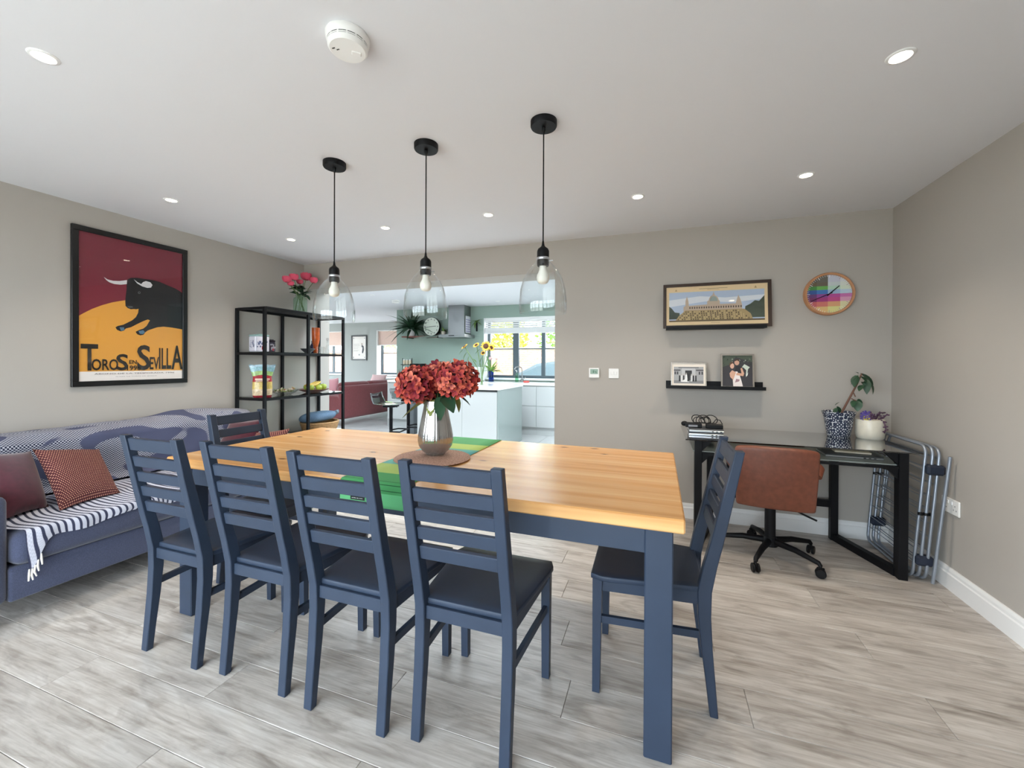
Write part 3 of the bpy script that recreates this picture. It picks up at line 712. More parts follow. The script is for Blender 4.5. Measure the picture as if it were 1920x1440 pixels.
# ---------------------------------------------------------------- pendants, downlights, alarm
SH = [(.031, 1.757), (.034, 1.747), (.052, 1.728), (.074, 1.700), (.092, 1.665), (.105, 1.62), (.111, 1.565), (.1105, 1.53), (.1075, 1.508)]
SHW = SH+[(r-.003, z) for r, z in SH[::-1]]
BULB = mat('opal_bulb_glass', '#f4efe4', .3, emit=None)
_pl = [(-.507, 1.850, 'clear glass pendant lamp nearest the right, in front of the beige wall'), (-1.132, 1.850, 'clear glass pendant lamp in the middle of the row of three'), (-1.723, 1.850, 'clear glass pendant lamp nearest the shelving unit, left of the row')]
def make_pendant():
    p = thing('pendant_lamp', '', 'pendant lamp', (0, 0, HC), group='glass pendant lamps over the dining table')
    z = -HC
    sub('ceiling_rose', MB().lathe([(0, 0), (.061, 0), (.061, -.024), (.058, -.030), (0, -.030)], n=36), BLACKM, p, 40)
    sub('cord_grip', MB().lathe([(.009, -.03), (.009, -.045), (.005, -.055)], n=12, cap=True), BLACKP, p, 40)
    sub('cord', MB().tube([(0, 0, -.03), (0, 0, 1.82+z)], .0032, 8), BLACKP, p, 60)
    s = sub('lamp_holder', MB().lathe([(.004, 1.845+z), (.007, 1.825+z), (.011, 1.818+z), (.024, 1.808+z), (.028, 1.798+z), (.028, 1.738+z), (.026, 1.728+z), (0, 1.728+z)], n=24), BLACKP, p, 40)
    sub('metal_collar', MB().lathe([(.0285, 1.768+z), (.0305, 1.766+z), (.0305, 1.758+z), (.0285, 1.756+z)], n=24), ALU, s, 60)
    sub('thumb_screw', MB().tube([(.028, 0, 1.752+z), (.046, 0, 1.752+z)], .003, 8), ALU, s)
    sub('glass_shade', MB().lathe([(r, q+z) for r, q in SHW+[SHW[0]]], n=56), GLASS, p, 60)
    sub('bulb', MB().lathe([(.016, 1.735+z), (.017, 1.712+z), (.021, 1.700+z), (.0275, 1.688+z), (.0295, 1.674+z), (.0275, 1.660+z), (.021, 1.650+z), (.010, 1.6455+z), (0, 1.6445+z)], n=24), BULB, p, 70)
    return p
pp = make_pendant()
for k, (x, y, l) in enumerate(_pl):
    o = pp if k == 0 else copy_tree(pp); o.location = (x, y, HC); o['label'] = l; o.rotation_euler = (0, 0, k*.8)
LENS = mat('lit_downlight_lens', '#ffffff', .3, emit=('#fff1d8', 14.))
dls = [(-2.141, .854, 'recessed ceiling downlight above the sofa end, top left of the ceiling'), (.823, 1.884, 'recessed ceiling downlight nearest the right wall, before the back row'),
       (-3.2, 1.906, 'recessed ceiling downlight above the bull poster'), (-3.18, 2.88, 'recessed downlight of the back row nearest the shelving unit'),
       (-2.15, 2.88, 'second recessed downlight of the back row from the left'), (-1.22, 2.88, 'third recessed downlight of the back row from the left'),
       (-.136, 2.89, 'recessed downlight of the back row above the thermostat'), (.818, 2.883, 'recessed downlight of the back row above the desk')]
def make_downlight():
    d = thing('downlight', '', 'downlight', (0, 0, HC), group='recessed ceiling downlights of the dining room')
    sub('bezel', MB().lathe([(.030, -.001), (.033, -.005), (.041, -.004), (.044, -.0005), (.044, 0)], n=32), WHITE, d, 60)
    sub('lens', MB().lathe([(0, -.0015), (.030, -.0015), (.030, 0)], n=32), LENS, d)
    return d
d0 = make_downlight()
for k, (x, y, l) in enumerate(dls):
    o = d0 if k == 0 else copy_tree(d0); o.location = (x, y, HC); o['label'] = l
    li = bpy.data.lights.new('downlight_beam', 'SPOT'); li.energy = 8; li.color = (1, .88, .72); li.spot_size = 1.9; li.spot_blend = .8; li.shadow_soft_size = .03
    lo = bpy.data.objects.new('downlight_beam', li); COL.objects.link(lo); lo.parent = o; lo.location = (0, 0, -.012)
sa = thing('smoke_alarm', 'round white smoke alarm on the ceiling', 'smoke alarm', (-1.015, 1.150, HC))
sub('base', MB().lathe([(0, 0), (.071, 0), (.073, -.004), (.070, -.02), (.066, -.026)], n=40), PLAST, sa, 40)
sub('vent', MB().lathe([(.064, -.024), (.064, -.036)], n=40), mat('dark_vent', '#4a4a4a', .8), sa)
m_ = MB()
m_.lathe([(.066, -.0285), (.0665, -.031), (.066, -.0335)], n=40)
for k in range(14):
    a = 2*PI*k/14; m_.box((.063, -.0025, -.036), (.0662, .0025, -.024), M=Matrix.Rotation(a, 4, 'Z'))
sub('grille', m_, PLAST, sa, 40)
sub('cover', MB().lathe([(.066, -.0345), (.065, -.042), (.058, -.049), (0, -.051)], n=40), PLAST, sa, 40)
sub('test_button', MB().box((.012, -.010, -.053), (.044, .010, -.048), c=.003, M=Matrix.Rotation(.7, 4, 'Z')), PLAST, sa)
sub('indicator', MB().box((-.040, -.030, -.0515), (-.030, -.027, -.049)).box((-.030, -.020, -.0515), (-.020, -.017, -.049)), mat('dark_vent', '#4a4a4a'), sa)
# ---------------------------------------------------------------- blue sofa, throws, cushions
def soft(o, w, seg=4, ang=30):
    b = o.modifiers.new('round', 'BEVEL'); b.width = w; b.segments = seg; b.limit_method = 'ANGLE'; b.angle_limit = math.radians(ang)
    for p in o.data.polygons: p.use_smooth = True
    return o
sf = thing('sofa', 'slate blue sofa against the left wall under the bull poster', 'sofa', (-3.38, 1.86, 0)); O = sf.location
SY0, SY1 = .875, 2.84
soft(sub('base', MB(O).box((-3.84, SY0+.165, .12), (-2.905, SY1-.165, .285)), FABRIC, sf), .012)
for a, b in ((SY0, SY0+.165), (SY1-.165, SY1)): soft(sub('arm', MB(O).box((-3.84, a, .12), (-2.90, b, .636)), FABRIC, sf), .035)
soft(sub('backrest', MB(O).box((-3.858, SY0+.165, .285), (-3.59, SY1-.165, .795)), FABRIC, sf), .06)
for a, b in ((SY0+.168, 1.857), (1.86, SY1-.168)): soft(sub('seat_cushion', MB(O).box((-3.60, a, .286), (-2.872, b, .452)), FABRIC, sf), .05)
for x in (-3.78, -2.98):
    for y in (SY0+.08, SY1-.08): sub('leg', MB(O).lathe([(.016, 0), (.026, .12)], (x, y, 0), 12, cap=True), mat('oak_leg', '#8a6a4a', .5), sf, 40)
def path_fn(path):
    L = [0]
    for a, b in zip(path, path[1:]): L.append(L[-1]+math.hypot(b[0]-a[0], b[1]-a[1]))
    def f(t):
        s = t*L[-1]
        for i in range(len(L)-1):
            if s <= L[i+1]+1e-9:
                k = (s-L[i])/(L[i+1]-L[i]); return (path[i][0]+(path[i+1][0]-path[i][0])*k, path[i][1]+(path[i+1][1]-path[i][1])*k)
        return path[-1]
    return f
bp = path_fn([(-3.866, .66), (-3.866, .79), (-3.845, .818), (-3.75, .824), (-3.63, .812), (-3.575, .77), (-3.560, .62), (-3.545, .50), (-3.50, .470)])
def throw_back(u, v):
    y = .95+1.84*u; x, z = bp(v); w = math.sin(PI*min(1, max(0, (v-.12)/.88)))
    n1 = noise.noise((y*2.6, v*3.1, 1.7)); n2 = noise.noise((y*7, v*6, 4.2)); rid = math.sin(y*9+v*5+n1*3)
    bulge = (.018+.022*n1+.010*n2+.008*rid)*w
    top = .045*math.exp(-((y-2.33)/.22)**2)*math.exp(-((v-.32)/.16)**2)
    return (x+max(.004, bulge)*(.9 if v > .4 else .0), y, z+max(.003, bulge)*(.3 if v > .6 else .8)+top)
tbk = thing('throw_blanket', 'navy and white checked throw draped over the sofa back', 'blanket', (-3.7, 1.86, .8))
m_ = MB(tbk.location); m_.grid(throw_back, 110, 46, uvs=(1.84, .95)); o = sub('cloth', m_, THROW, tbk, 80)
def throw_seat(u, v):
    y = 1.075+1.22*u
    drop = .035+.15*math.exp(-((y-1.08)/.045)**2)+.012*math.sin(y*16)
    n1 = noise.noise((y*6, v*5, 7.7))
    y += .018*math.sin(v*7+1)+.012*noise.noise((v*6, 1.3, y*2))
    if v < .75:
        t = v/.75; x = -3.48+.585*t; z = .4565+.011*(1+n1)*math.sin(PI*t)+.004*(1-t)
    else:
        t = (v-.75)/.25; a = t*PI/2
        x = -2.895+.032*math.sin(min(a*1.6, PI/2)); z = .4585-.02*(1-math.cos(min(a*1.6, PI/2)))-max(0, t-.35)/.65*drop
        x += .004*math.sin(y*40)
    return (x, y, z)
tst = thing('throw_blanket', 'white and navy striped throw spread on the sofa seat with hanging tassels', 'blanket', (-3.1, 1.6, .46))
m_ = MB(tst.location); m_.grid(throw_seat, 90, 40, uvs=(1.22, .75)); sub('cloth', m_, STRIPE, tst, 80)
for k in range(5):
    q = Vector(throw_seat(.0+.008*k, 1)); m_ = MB(tst.location)
    m_.tube([q, q+Vector((.003, random.uniform(-.006, .006), -.03)), q+Vector((.004, random.uniform(-.01, .01), -.055))], [.003, .0045, .003], 6); sub('tassel', m_, mat('cream_cotton', '#e6e2da', .9), tst)
def cushion4(name, label, c4, t, m, uvs, n=16, mid=None):
    """cushion spanned by four corner points (TL, TR, BR, BL)"""
    TL, TR, BR, BL = [Vector(c) for c in c4]; N = (TR-BL).cross(TL-BR).normalized(); ctr = (TL+TR+BR+BL)/4
    if N.dot(Vector((0, 0, CH))-ctr) < 0: N = -N
    o = Vector((ctr.x, ctr.y, min(BL.z, BR.z)))
    m_ = MB(o)
    for sg in (1, -1):
        def fn(u, v):
            a, b = u*2-1, v*2-1; uu = .5+.5*a*(1-.07*(1-b*b)); vv = .5+.5*b*(1-.07*(1-a*a))
            p = (BL*(1-uu)+BR*uu)*(1-vv)+(TL*(1-uu)+TR*uu)*vv
            return p + N*(sg*t/2*max(0, (1-a*a)*(1-b*b))**.42)
        m_.grid(fn, n, n, uvs=uvs)
    ob = m_.obj(name, m, None, 75); return tag(ob, label, 'cushion', 'cushions on the blue sofa')
cushion4('cushion', 'red and peach woven cushion beside the maroon one near the sofa arm',
         (onX(60, 842, -3.44), onX(186, 842, -3.44), onX(226, 924, -3.10), onX(112, 958, -3.03)), .12, WOVEN, (1, 1))
cushion4('cushion', 'plain maroon cushion propped by the near sofa arm',
         (onX(-40, 852, -3.47), onX(58, 846, -3.47), onX(92, 950, -3.16), onX(-2, 980, -3.08)), .13, MAROON, (1, 1))
cushion4('cushion', 'maroon cushion at the far end of the sofa behind a chair back',
         ((-3.55, 2.58, .755), (-3.20, 2.64, .785), (-3.22, 2.49, .465), (-3.55, 2.42, .465)), .09, MAROON, (1, 1))
cushion4('cushion', 'red and peach woven cushion at the far sofa end by the shelving unit',
         ((-3.14, 2.50, .69), (-2.88, 2.60, .725), (-2.89, 2.50, .465), (-3.12, 2.38, .465)), .09, WOVEN, (.6, .6))

# ---------------------------------------------------------------- bull poster
PX = XL+.022
pf = thing('poster', 'black framed bullfight poster with a charging black bull', 'poster', (XL+.012, 2.05, 1.09)); O = pf.location
py0, py1, pz0, pz1 = 1.679, 2.430, 1.093, 2.241; fw = .038
m_ = MB(O)
for a, b in (((py0, pz0), (py1, pz0+fw)), ((py0, pz1-fw), (py1, pz1)), ((py0, pz0+fw), (py0+fw, pz1-fw)), ((py1-fw, pz0+fw), (py1, pz1-fw))):
    m_.box((XL+.001, a[0], a[1]), (PX, b[0], b[1]), c=.002)
sub('frame', m_, mat('black_frame_lacquer', '#08090c', .35), pf)
PP = XL+.012
def cp(x, y): q = onX(120+x/4.236, 400+y/4.236, PP); return (min(max(q.y, py0+fw), py1-fw), min(max(q.z, pz0+fw), pz1-fw))
a0, a1, b0, b1 = py0+fw, py1-fw, pz0+fw, pz1-fw
poly = lambda pts: [cp(*p) for p in pts]
zt = cp(540, 1252)[1]
art = [([(a0, b0), (a1, b0), (a1, b1), (a0, b1)], '#7f2b3b'),
       ([(a0, zt), (a1, zt)]+poly([(948, 760), (800, 700), (640, 690), (490, 690), (440, 697), (380, 708), (300, 730), (220, 760), (160, 790), (110, 815)]), '#e3a246'),
       ([(a0, b0), (a1, b0), (a1, zt), (a0, zt)], '#f4ede9'),
       (poly([(960, 636), (890, 600), (830, 575), (760, 545), (700, 530), (640, 522), (580, 512), (530, 512), (505, 525), (497, 560), (497, 600), (490, 660), (486, 700), (488, 735), (505, 752), (530, 762), (555, 760), (575, 762), (592, 758), (588, 790), (570, 825), (540, 850), (500, 870), (470, 885), (430, 893), (408, 905), (420, 925), (450, 938), (475, 932), (490, 915), (530, 905), (560, 890), (600, 870), (640, 852), (665, 843), (682, 850), (670, 870), (655, 895), (630, 915), (600, 925), (568, 940), (580, 960), (605, 970), (630, 965), (645, 945), (665, 930), (700, 918), (740, 905), (790, 900), (840, 905), (900, 915), (965, 924)]), '#1c1d22'),
       (poly([(315, 505), (345, 525), (390, 536), (440, 538), (500, 530), (498, 562), (450, 567), (400, 562), (360, 548), (335, 530)]), '#e8e4e6'),
       (poly([(552, 522), (580, 545), (612, 562), (628, 546), (650, 538), (685, 548), (702, 570), (690, 590), (660, 592), (620, 580), (580, 556)]), '#e8e4e6'),
       (poly([(440, 905), (475, 905), (480, 928), (452, 934)]), '#5b7f9c'), (poly([(590, 935), (628, 928), (642, 945), (625, 960), (600, 955)]), '#5b7f9c'),
       (poly([(596+10*math.cos(k), 630+9*math.sin(k)) for k in [i*PI/5 for i in range(10)]]), '#8d9094'),
       (poly([(596+7*math.cos(k), 630+6*math.sin(k)) for k in [i*PI/5 for i in range(10)]]), '#1c1d22'),
       (poly([(498, 735), (540, 738), (548, 748), (515, 752)]), '#55585e')]
pr = flatart('print', pf, art, lambda p: (PP, p[0], p[1]), (1, 0, 0))
INK = mat('black_ink', '#17130f', .5)
TM = Matrix(((0, 0, 1, PP+.0045), (1, 0, 0, 0), (0, 1, 0, 0), (0, 0, 0, 1)))
def ptext(t, x0, y0, x1, y1, m=INK):
    A, B = cp(x0, y1), cp(x1, y0); o = textmesh(t, TM, (A[0], A[1], B[0], B[1]), m, pf, bold=(.018 if m is INK else 0.)); return o
for t, bx in (('T', (130, 1040, 268, 1250)), ('ORO', (216, 1158, 428, 1248)), ('S', (412, 1118, 508, 1248)), ('EN', (515, 1166, 575, 1196)), ('1996', (498, 1208, 606, 1248)),
              ('S', (578, 1048, 684, 1246)), ('EV', (678, 1142, 752, 1240)), ('ILL', (752, 1072, 848, 1236)), ('A', (850, 1052, 944, 1238))): ptext(t, *bx)
GI = mat('grey_ink', '#6a6066', .6)
ptext('ABONO DE LA TEMPORADA 1996', 238, 1259, 872, 1281, GI); ptext('PLAZA DE TOROS DE SEVILLA', 410, 1287, 735, 1300, GI)
sub('glazing', MB(O).box((PP+.0055, a0, b0), (PP+.0065, a1, b1)), glassy('picture_glass', (.98, .98, .98), 1.45, .0, .55), pf)

# ---------------------------------------------------------------- shelving unit and what stands on it
SX0, SX1, SYs, LEV = -3.876, -3.488, (2.877, 3.389, 3.902), (1.797, 1.366, .928, .49, .07)
su = thing('shelving_unit', 'black metal shelving unit with glass shelves at the opening', 'shelving', (-3.68, 3.39, 0)); O = su.location
for y in SYs:
    for x in (SX0, SX1-.026): sub('post', MB(O).box((x, y-.013, 0), (x+.026, y+.013, LEV[0]), c=.001), BLACKM, su)
for k, z in enumerate(LEV):
    fr = MB(O)
    for x in (SX0, SX1-.026): fr.box((x, SYs[0]+.013, z-.022), (x+.026, SYs[1]-.013, z)).box((x, SYs[1]+.013, z-.022), (x+.026, SYs[2]-.013, z))
    for y in (SYs[0], SYs[2]): fr.box((SX0+.026, y-.013, z-.022), (SX1-.026, y+.013, z))
    sub('shelf_rail', fr, BLACKM, su)
    for a, b in ((SYs[0]+.013, SYs[1]), (SYs[1], SYs[2]-.013)):
        sub('shelf_panel', MB(O).box((SX0+.004, a, z), (SX1-.004, b-.001, z+.006)), mat('black_metal_sheet', '#2a2b30', .5) if k == 0 else SHELFG, su)
ZT, Z1, Z2, Z3 = [z+.0065 for z in LEV[:4]]
SMID = -3.68
def sy(px, py=650, X=SMID): return onX(px, py, X).y
# roses
rc = Vector((-3.62, sy(563, 585, -3.62), ZT))
rv = thing('flower_vase', 'pale green glass jar holding pink roses on the shelving top', 'vase', rc)
sub('jar', MB().lathe([(0, 0), (.062, 0), (.068, .006), (.069, .14), (.062, .158), (.048, .165), (.046, .185), (.050, .19), (.046, .19), (.043, .183), (.045, .165), (.06, .155), (.066, .138), (.065, .01), (0, .006)], n=36), glassy('green_glass', (.87, .95, .90), 1.4, 0, .6), rv, 60)
rb = thing('rose_bouquet', 'pink roses with dark leaves in the green jar', 'flowers', rc+Vector((0, 0, .012)))
rnd = random.Random(5); ROSE = mat('pink_rose_petals', '#d9566f', .75, spec=.2, randv=.3)
for (px, py, s) in ((538, 523, .046), (551, 519, .046), (574, 518, .058), (588, 525, .044), (562, 528, .034), (545, 531, .034)):
    q = onX(px, py, -3.62+rnd.uniform(-.06, .04)); m_ = MB(rb.location)
    for ring in range(4):
        n = 3+ring*2
        for k in range(n):
            a = 2*PI*k/n+ring*.7; RR = s*(.40+.19*ring); wd = 1.25*PI/n; pt_ = .35+.20*ring
            def pet(u, v):
                ph = 2.7+(pt_-2.7)*v; th = a+(u-.5)*2*wd*math.sin(PI*(.15+.7*v)); R_ = RR*(1+.16*v**3-.08*abs(u-.5))
                return Vector((R_*math.sin(ph)*math.cos(th), R_*math.sin(ph)*math.sin(th), R_*math.cos(ph)*.9))
            m_.grid(lambda u, v: q+pet(u, v), 3, 4)
    sub('rose', m_, ROSE, rb, 60)
    sub('stem', MB(rb.location).tube([rc+Vector((rnd.uniform(-.045, .045), rnd.uniform(-.045, .045), .02)), rc+Vector(((q.x-rc.x)*.2, (q.y-rc.y)*.2, .18)), q-Vector((0, 0, s*.4))], .003, 6), STEM, rb)
for k in range(22):
    a = rnd.uniform(0, 6.28); p = rc+Vector((rnd.uniform(-.03, .03), rnd.uniform(-.03, .03), rnd.uniform(.18, .28))); m_ = leafmesh(rnd.uniform(.08, .13), .065, .3, .3)
    M = Matrix.Translation(p-rb.location) @ orient((math.cos(a), math.sin(a), rnd.uniform(-.2, .7)), rnd.uniform(-.5, .5)).to_4x4()
    for v in m_.v: v.xyz = M @ v
    sub('leaf', m_, LEAF, rb, 60)
# tins
def tin(label, px, X, w, d, h, body, lid, deco):
    c = Vector((X, sy(px, 655, X), Z1)); t_ = thing('tin', label, 'tin', c, -.25)
    sub('body', MB().box((-w/2, -d/2, 0), (w/2, d/2, h), c=.008), body, t_)
    sub('lid', MB().box((-w/2-.002, -d/2-.002, h), (w/2+.002, d/2+.002, h+.016), c=.007).box((-.02, -.02, h+.016), (.02, .02, h+.024), c=.003), lid, t_)
    m_ = MB(); r2 = random.Random(px)
    for _ in range(14):
        x, z = r2.uniform(-w*.42, w*.3), r2.uniform(h*.2, h*.7); s = r2.uniform(.006, .02); m_.box((x, -d/2-.0012, z), (x+s, -d/2-.0002, z+s*1.2))
    for _ in range(12):
        y, z = r2.uniform(-d*.42, d*.3), r2.uniform(h*.2, h*.7); s = r2.uniform(.006, .02); m_.box((w/2+.0002, y, z), (w/2+.0012, y+s, z+s*1.2))
    dc = sub('printed_scene', m_, deco, t_)
    sub('red_motif', MB().box((w/2+.0005, -d*.05, h*.14), (w/2+.0016, d*.18, h*.36)), mat('red_print', '#9c1f33', .5), t_)
tin('white tin with blue printed scene and teal lid on the upper glass shelf', 486, -3.66, .13, .13, .15, mat('tin_white', '#d8d6e2', .35), mat('tin_teal', '#8fb0ae', .4), mat('tin_blue_print', '#5a6286', .45))
tin('small dark printed tin beside the larger white tin', 508, -3.70, .07, .06, .105, mat('tin_dark', '#4b4352', .4), mat('tin_dark_lid', '#3a2f38', .4), mat('tin_pale_print', '#c9c4cf', .45))
# bowl, orange vase, bottle, tumbler, decanter on the upper glass shelf
def lathe_thing(name, label, cat, loc, prof, m, n=28, sm=50, group=None):
    o = MB(loc).lathe(prof, loc, n).obj(name, m, None, sm); return tag(o, label, cat, group)
cb = Vector((-3.62, sy(577, 664, -3.62), Z1))
lathe_thing('bowl', 'small dark grey bowl on the upper glass shelf', 'bowl', cb, [(0, 0), (.03, 0), (.032, .006), (.06, .03), (.075, .048), (.072, .05), (.055, .034), (0, .012)], mat('dark_stoneware', '#3b3c40', .45))
cv = Vector((-3.70, sy(592, 655, -3.70), Z1))
lathe_thing('orange_vase', 'tall orange cylindrical vase on the upper glass shelf', 'vase', cv, [(0, 0), (.022, 0), (.024, .02), (.026, .09), (.034, .12), (.042, .16), (.043, .295), (.040, .295), (.038, .16), (.02, .1), (0, .09)], mat('burnt_orange_glaze', '#c4571c', .3, var=(25., .2)))
cbt = Vector((-3.78, sy(586, 655, -3.78), Z1))
lathe_thing('bottle', 'dark blue bottle behind the orange vase', 'bottle', cbt, [(0, 0), (.024, 0), (.026, .01), (.026, .09), (.012, .12), (.012, .15), (0, .15)], mat('dark_blue_glass', '#26284a', .2))
ct = Vector((-3.58, sy(601, 662, -3.58), Z1))
lathe_thing('tumbler', 'clear ribbed glass tumbler beside the orange vase', 'glass', ct, [(0, 0), (.036, 0), (.040, .075), (.037, .075), (.033, .008), (0, .008)], GLASS)
cd_ = Vector((-3.66, sy(614, 660, -3.66), Z1))
dc = thing('decanter', 'slim clear glass bottle with stopper at the shelf end', 'bottle', cd_)
sub('bottle', MB().lathe([(0, 0), (.026, 0), (.028, .008), (.028, .07), (.012, .10), (.010, .15), (.013, .152), (.009, .152), (.007, .1), (.024, .068), (.024, .012), (0, .012)], n=24), GLASS, dc, 60)
sub('stopper', MB().lathe([(.007, .145), (.007, .155), (.014, .16), (.014, .185), (0, .188)], n=16), glassy('bright_glass', (.9, .9, .9), 1.6, 0, 2.), dc, 60)
# snack bag
sb = Vector((-3.60, sy(492, 738, -3.60), Z2)); bag = thing('snack_bag', 'large open snack bag with red band and blue top on the lower glass shelf', 'snack bag', sb, .9)
def bagsec(z, w, d):
    pts = []
    for k in range(24):
        t = 2*PI*k/24; c, s = math.cos(t), math.sin(t)
        pts.append((w/2*math.copysign(abs(c)**.7, c), d/2*math.copysign(abs(s)**.7, s), z+.006*math.sin(3*t)*(z > .2)))
    return pts
secs = [(0, .15, .085), (.02, .165, .10), (.08, .17, .10), (.15, .165, .09), (.19, .155, .075), (.21, .165, .06), (.25, .19, .05), (.29, .215, .035), (.31, .225, .028)]
bcol = ['#8c1f2c', '#d9c3a0', '#c9b063', '#a3222f', '#a3222f', '#9cc07a', '#8fb9c4', '#a9c6d4']
bmats = []; m_ = MB()
for i in range(len(secs)-1):
    c = mat('bag_'+bcol[i][1:], bcol[i], .3, coat=.3, var=(60., .25))
    if c not in bmats: bmats.append(c)
    A, B = bagsec(*secs[i]), bagsec(*secs[i+1]); m_.add(A+B, [(k, (k+1) % 24, 24+(k+1) % 24, 24+k) for k in range(24)], bmats.index(c))
m_.add(bagsec(*secs[0]), [tuple(range(24))], 0)
sub('bag', m_, bmats, bag, 60)
sub('lettering', MB().box((-.055, -.0505, .155), (.05, -.0475, .163)).box((-.06, -.0505, .168), (.06, -.0475, .182)), mat('bag_cream_print', '#efdcc6', .5), bag)
# glass dish of wrapped sweets
sw = Vector((-3.66, sy(533, 735, -3.66), Z2)); dish = thing('glass_dish', 'shallow glass dish on the lower shelf holding wrapped sweets', 'dish', sw)
sub('dish', MB().lathe([(0, 0), (.06, 0), (.10, .02), (.145, .055), (.142, .058), (.095, .026), (.055, .008), (0, .008)], n=32, wob=lambda t, z: 1+.03*math.cos(14*t)*(z > .03)), GLASS, dish, 60)
rnd = random.Random(9); SWC = ['#b8a56a', '#9aa66a', '#c9bda6', '#a85a4a', '#7f8c55', '#d8cdb8']
_sm = {}
for k in range(34):
    c = SWC[k % 6]
    if c not in _sm: _sm[c] = MB().ball((0, 0, 0), .013, 8, sc_=(1.2, .8, .7)).add([(.014, 0, 0), (.03, -.009, .006), (.03, .009, -.004), (-.014, 0, 0), (-.03, .009, .006), (-.03, -.009, -.004)], [(0, 1, 2), (3, 4, 5)]).mesh('sweet', mat('wrapper_'+c[1:], c, .3))
    a = rnd.uniform(0, 6.28); r_ = .095*math.sqrt(rnd.random()); o = bpy.data.objects.new('wrapped_sweet', _sm[c]); COL.objects.link(o)
    o.location = sw+Vector((r_*math.cos(a), r_*math.sin(a), .026+r_*.16+rnd.uniform(0, .024))); o.rotation_euler = (rnd.uniform(-.5, .5), rnd.uniform(-.5, .5), a*3)
    tag(o, 'small wrapped sweet lying in the shallow glass dish', 'sweet', 'wrapped sweets in the glass dish')
# fruit platter
fp = Vector((-3.66, sy(587, 730, -3.66), Z2))
lathe_thing('fruit_platter', 'wide brown wooden platter with fruit on the lower glass shelf', 'platter', fp, [(0, 0), (.07, 0), (.10, .012), (.165, .034), (.168, .038), (.16, .038), (.10, .02), (0, .014)], mat('brown_wood_bowl', '#6d4437', .5, var=(20., .2)), 40)
GAP = mat('green_apple_skin', '#a9bd4e', .35, var=(20., .12)); ab = None
for k, (dx, dy, s, lb) in enumerate(((.05, -.08, .036, 'leftmost on the platter'), (.085, .0, .034, 'in the front middle of the platter'), (.06, .085, .040, 'large, at the right of the platter'), (-.02, .10, .036, 'at the back right of the platter'), (-.06, -.03, .036, 'at the back of the platter'))):
    c = fp+Vector((dx, dy, .022)); ap = thing('apple', 'green apple '+lb, 'apple', c, group='green apples on the platter')
    sub('fruit', MB().lathe([(0, s*.16), (s*.35, 0), (s*.8, s*.35), (s, s), (s*.86, s*1.55), (s*.45, s*1.8), (s*.12, s*1.68), (0, s*1.6)], n=18), GAP, ap, 70)
    sub('stalk', MB().tube([(0, 0, s*1.6), (.002, .002, s*2.0)], .0015, 5), mat('bark', '#6b5540'), ap)
BAN = mat('banana_skin', '#d9b13f', .5, var=(40., .18)); bn = thing('banana_bunch', 'bunch of ripe bananas lying over the apples', 'bananas', fp+Vector((0, .0, .07)))
for k in range(4):
    m_ = MB(); pts = []; rs = []
    for i in range(9):
        t = i/8; a = -1.0+1.35*t; pts.append((-.02+.022*k-.01*t, .07-.165*(1-t)-.0, .030+.018*t*t-.012*math.sin(PI*t)-.012*abs(k-1.5)*(1-t))); rs.append(.006+.011*math.sin(PI*min(1, max(0, t*.93+.05)))**.7)
    m_.tube(pts, rs, 6); sub('banana', m_, BAN, bn, 50)
sub('stalk', MB().tube([(.005, .065, .045), (.008, .085, .058)], [.012, .008], 6), mat('banana_stalk', '#4d3a1e', .7), bn)
# basket and blue bag on the lowest visible shelf
bk = Vector((-3.66, sy(600, 795, -3.66), Z3)); bs = thing('basket', 'round wicker basket tray under the blue bag', 'basket', bk)
WICK = mat('wicker', '#b08a5e', .8, var=(60., .25))
m_ = MB()
for k, z in enumerate((.012, .032, .052, .072, .092)): m_.tube([((.155+.006*k)*math.cos(2*PI*i/28), (.19+.006*k)*math.sin(2*PI*i/28), z) for i in range(28)], .0115, 6, closed=True)
sub('wicker_ring', m_, WICK, bs, 60); sub('bottom', MB().lathe([(0, 0), (.15, 0), (.15, .006), (0, .006)], n=28), WICK, bs)
bl = thing('folded_bag', 'soft blue fabric bag lying on the wicker basket', 'bag', bk+Vector((0, -.03, .102)))
m_ = MB(); m_.grid(lambda u, v: (.15*math.copysign(abs(math.cos(2*PI*u))**.8, math.cos(2*PI*u))*math.sin(PI*v)**.5, .21*math.copysign(abs(math.sin(2*PI*u))**.8, math.sin(2*PI*u))*math.sin(PI*v)**.5, .055-.055*math.cos(PI*v)+.02*math.sin(2*PI*u+1)*math.sin(PI*v)), 28, 12)
sub('bag_body', m_, mat('denim_blue_fabric', '#5d7690', .9, var=(90., .15)), bl, 70)
for k in range(6):
    a = rnd.uniform(-.5, .5); m_ = MB(); m_.tube([(.05*math.sin(k*2), .17, .06), (.06+.03*k/6, .22+.02*math.sin(k), .075+.012*(k % 3)), (.02*k-.06, .265, .05+.008*k), (.0, .235, .03)], [.012, .016, .014, .01], 6)
    sub('crumpled_handle', m_, mat('grey_blue_cotton', '#8f9fae', .9), bl, 60)
lb_ = Vector((-3.56, 3.93-.09, Z3)); 
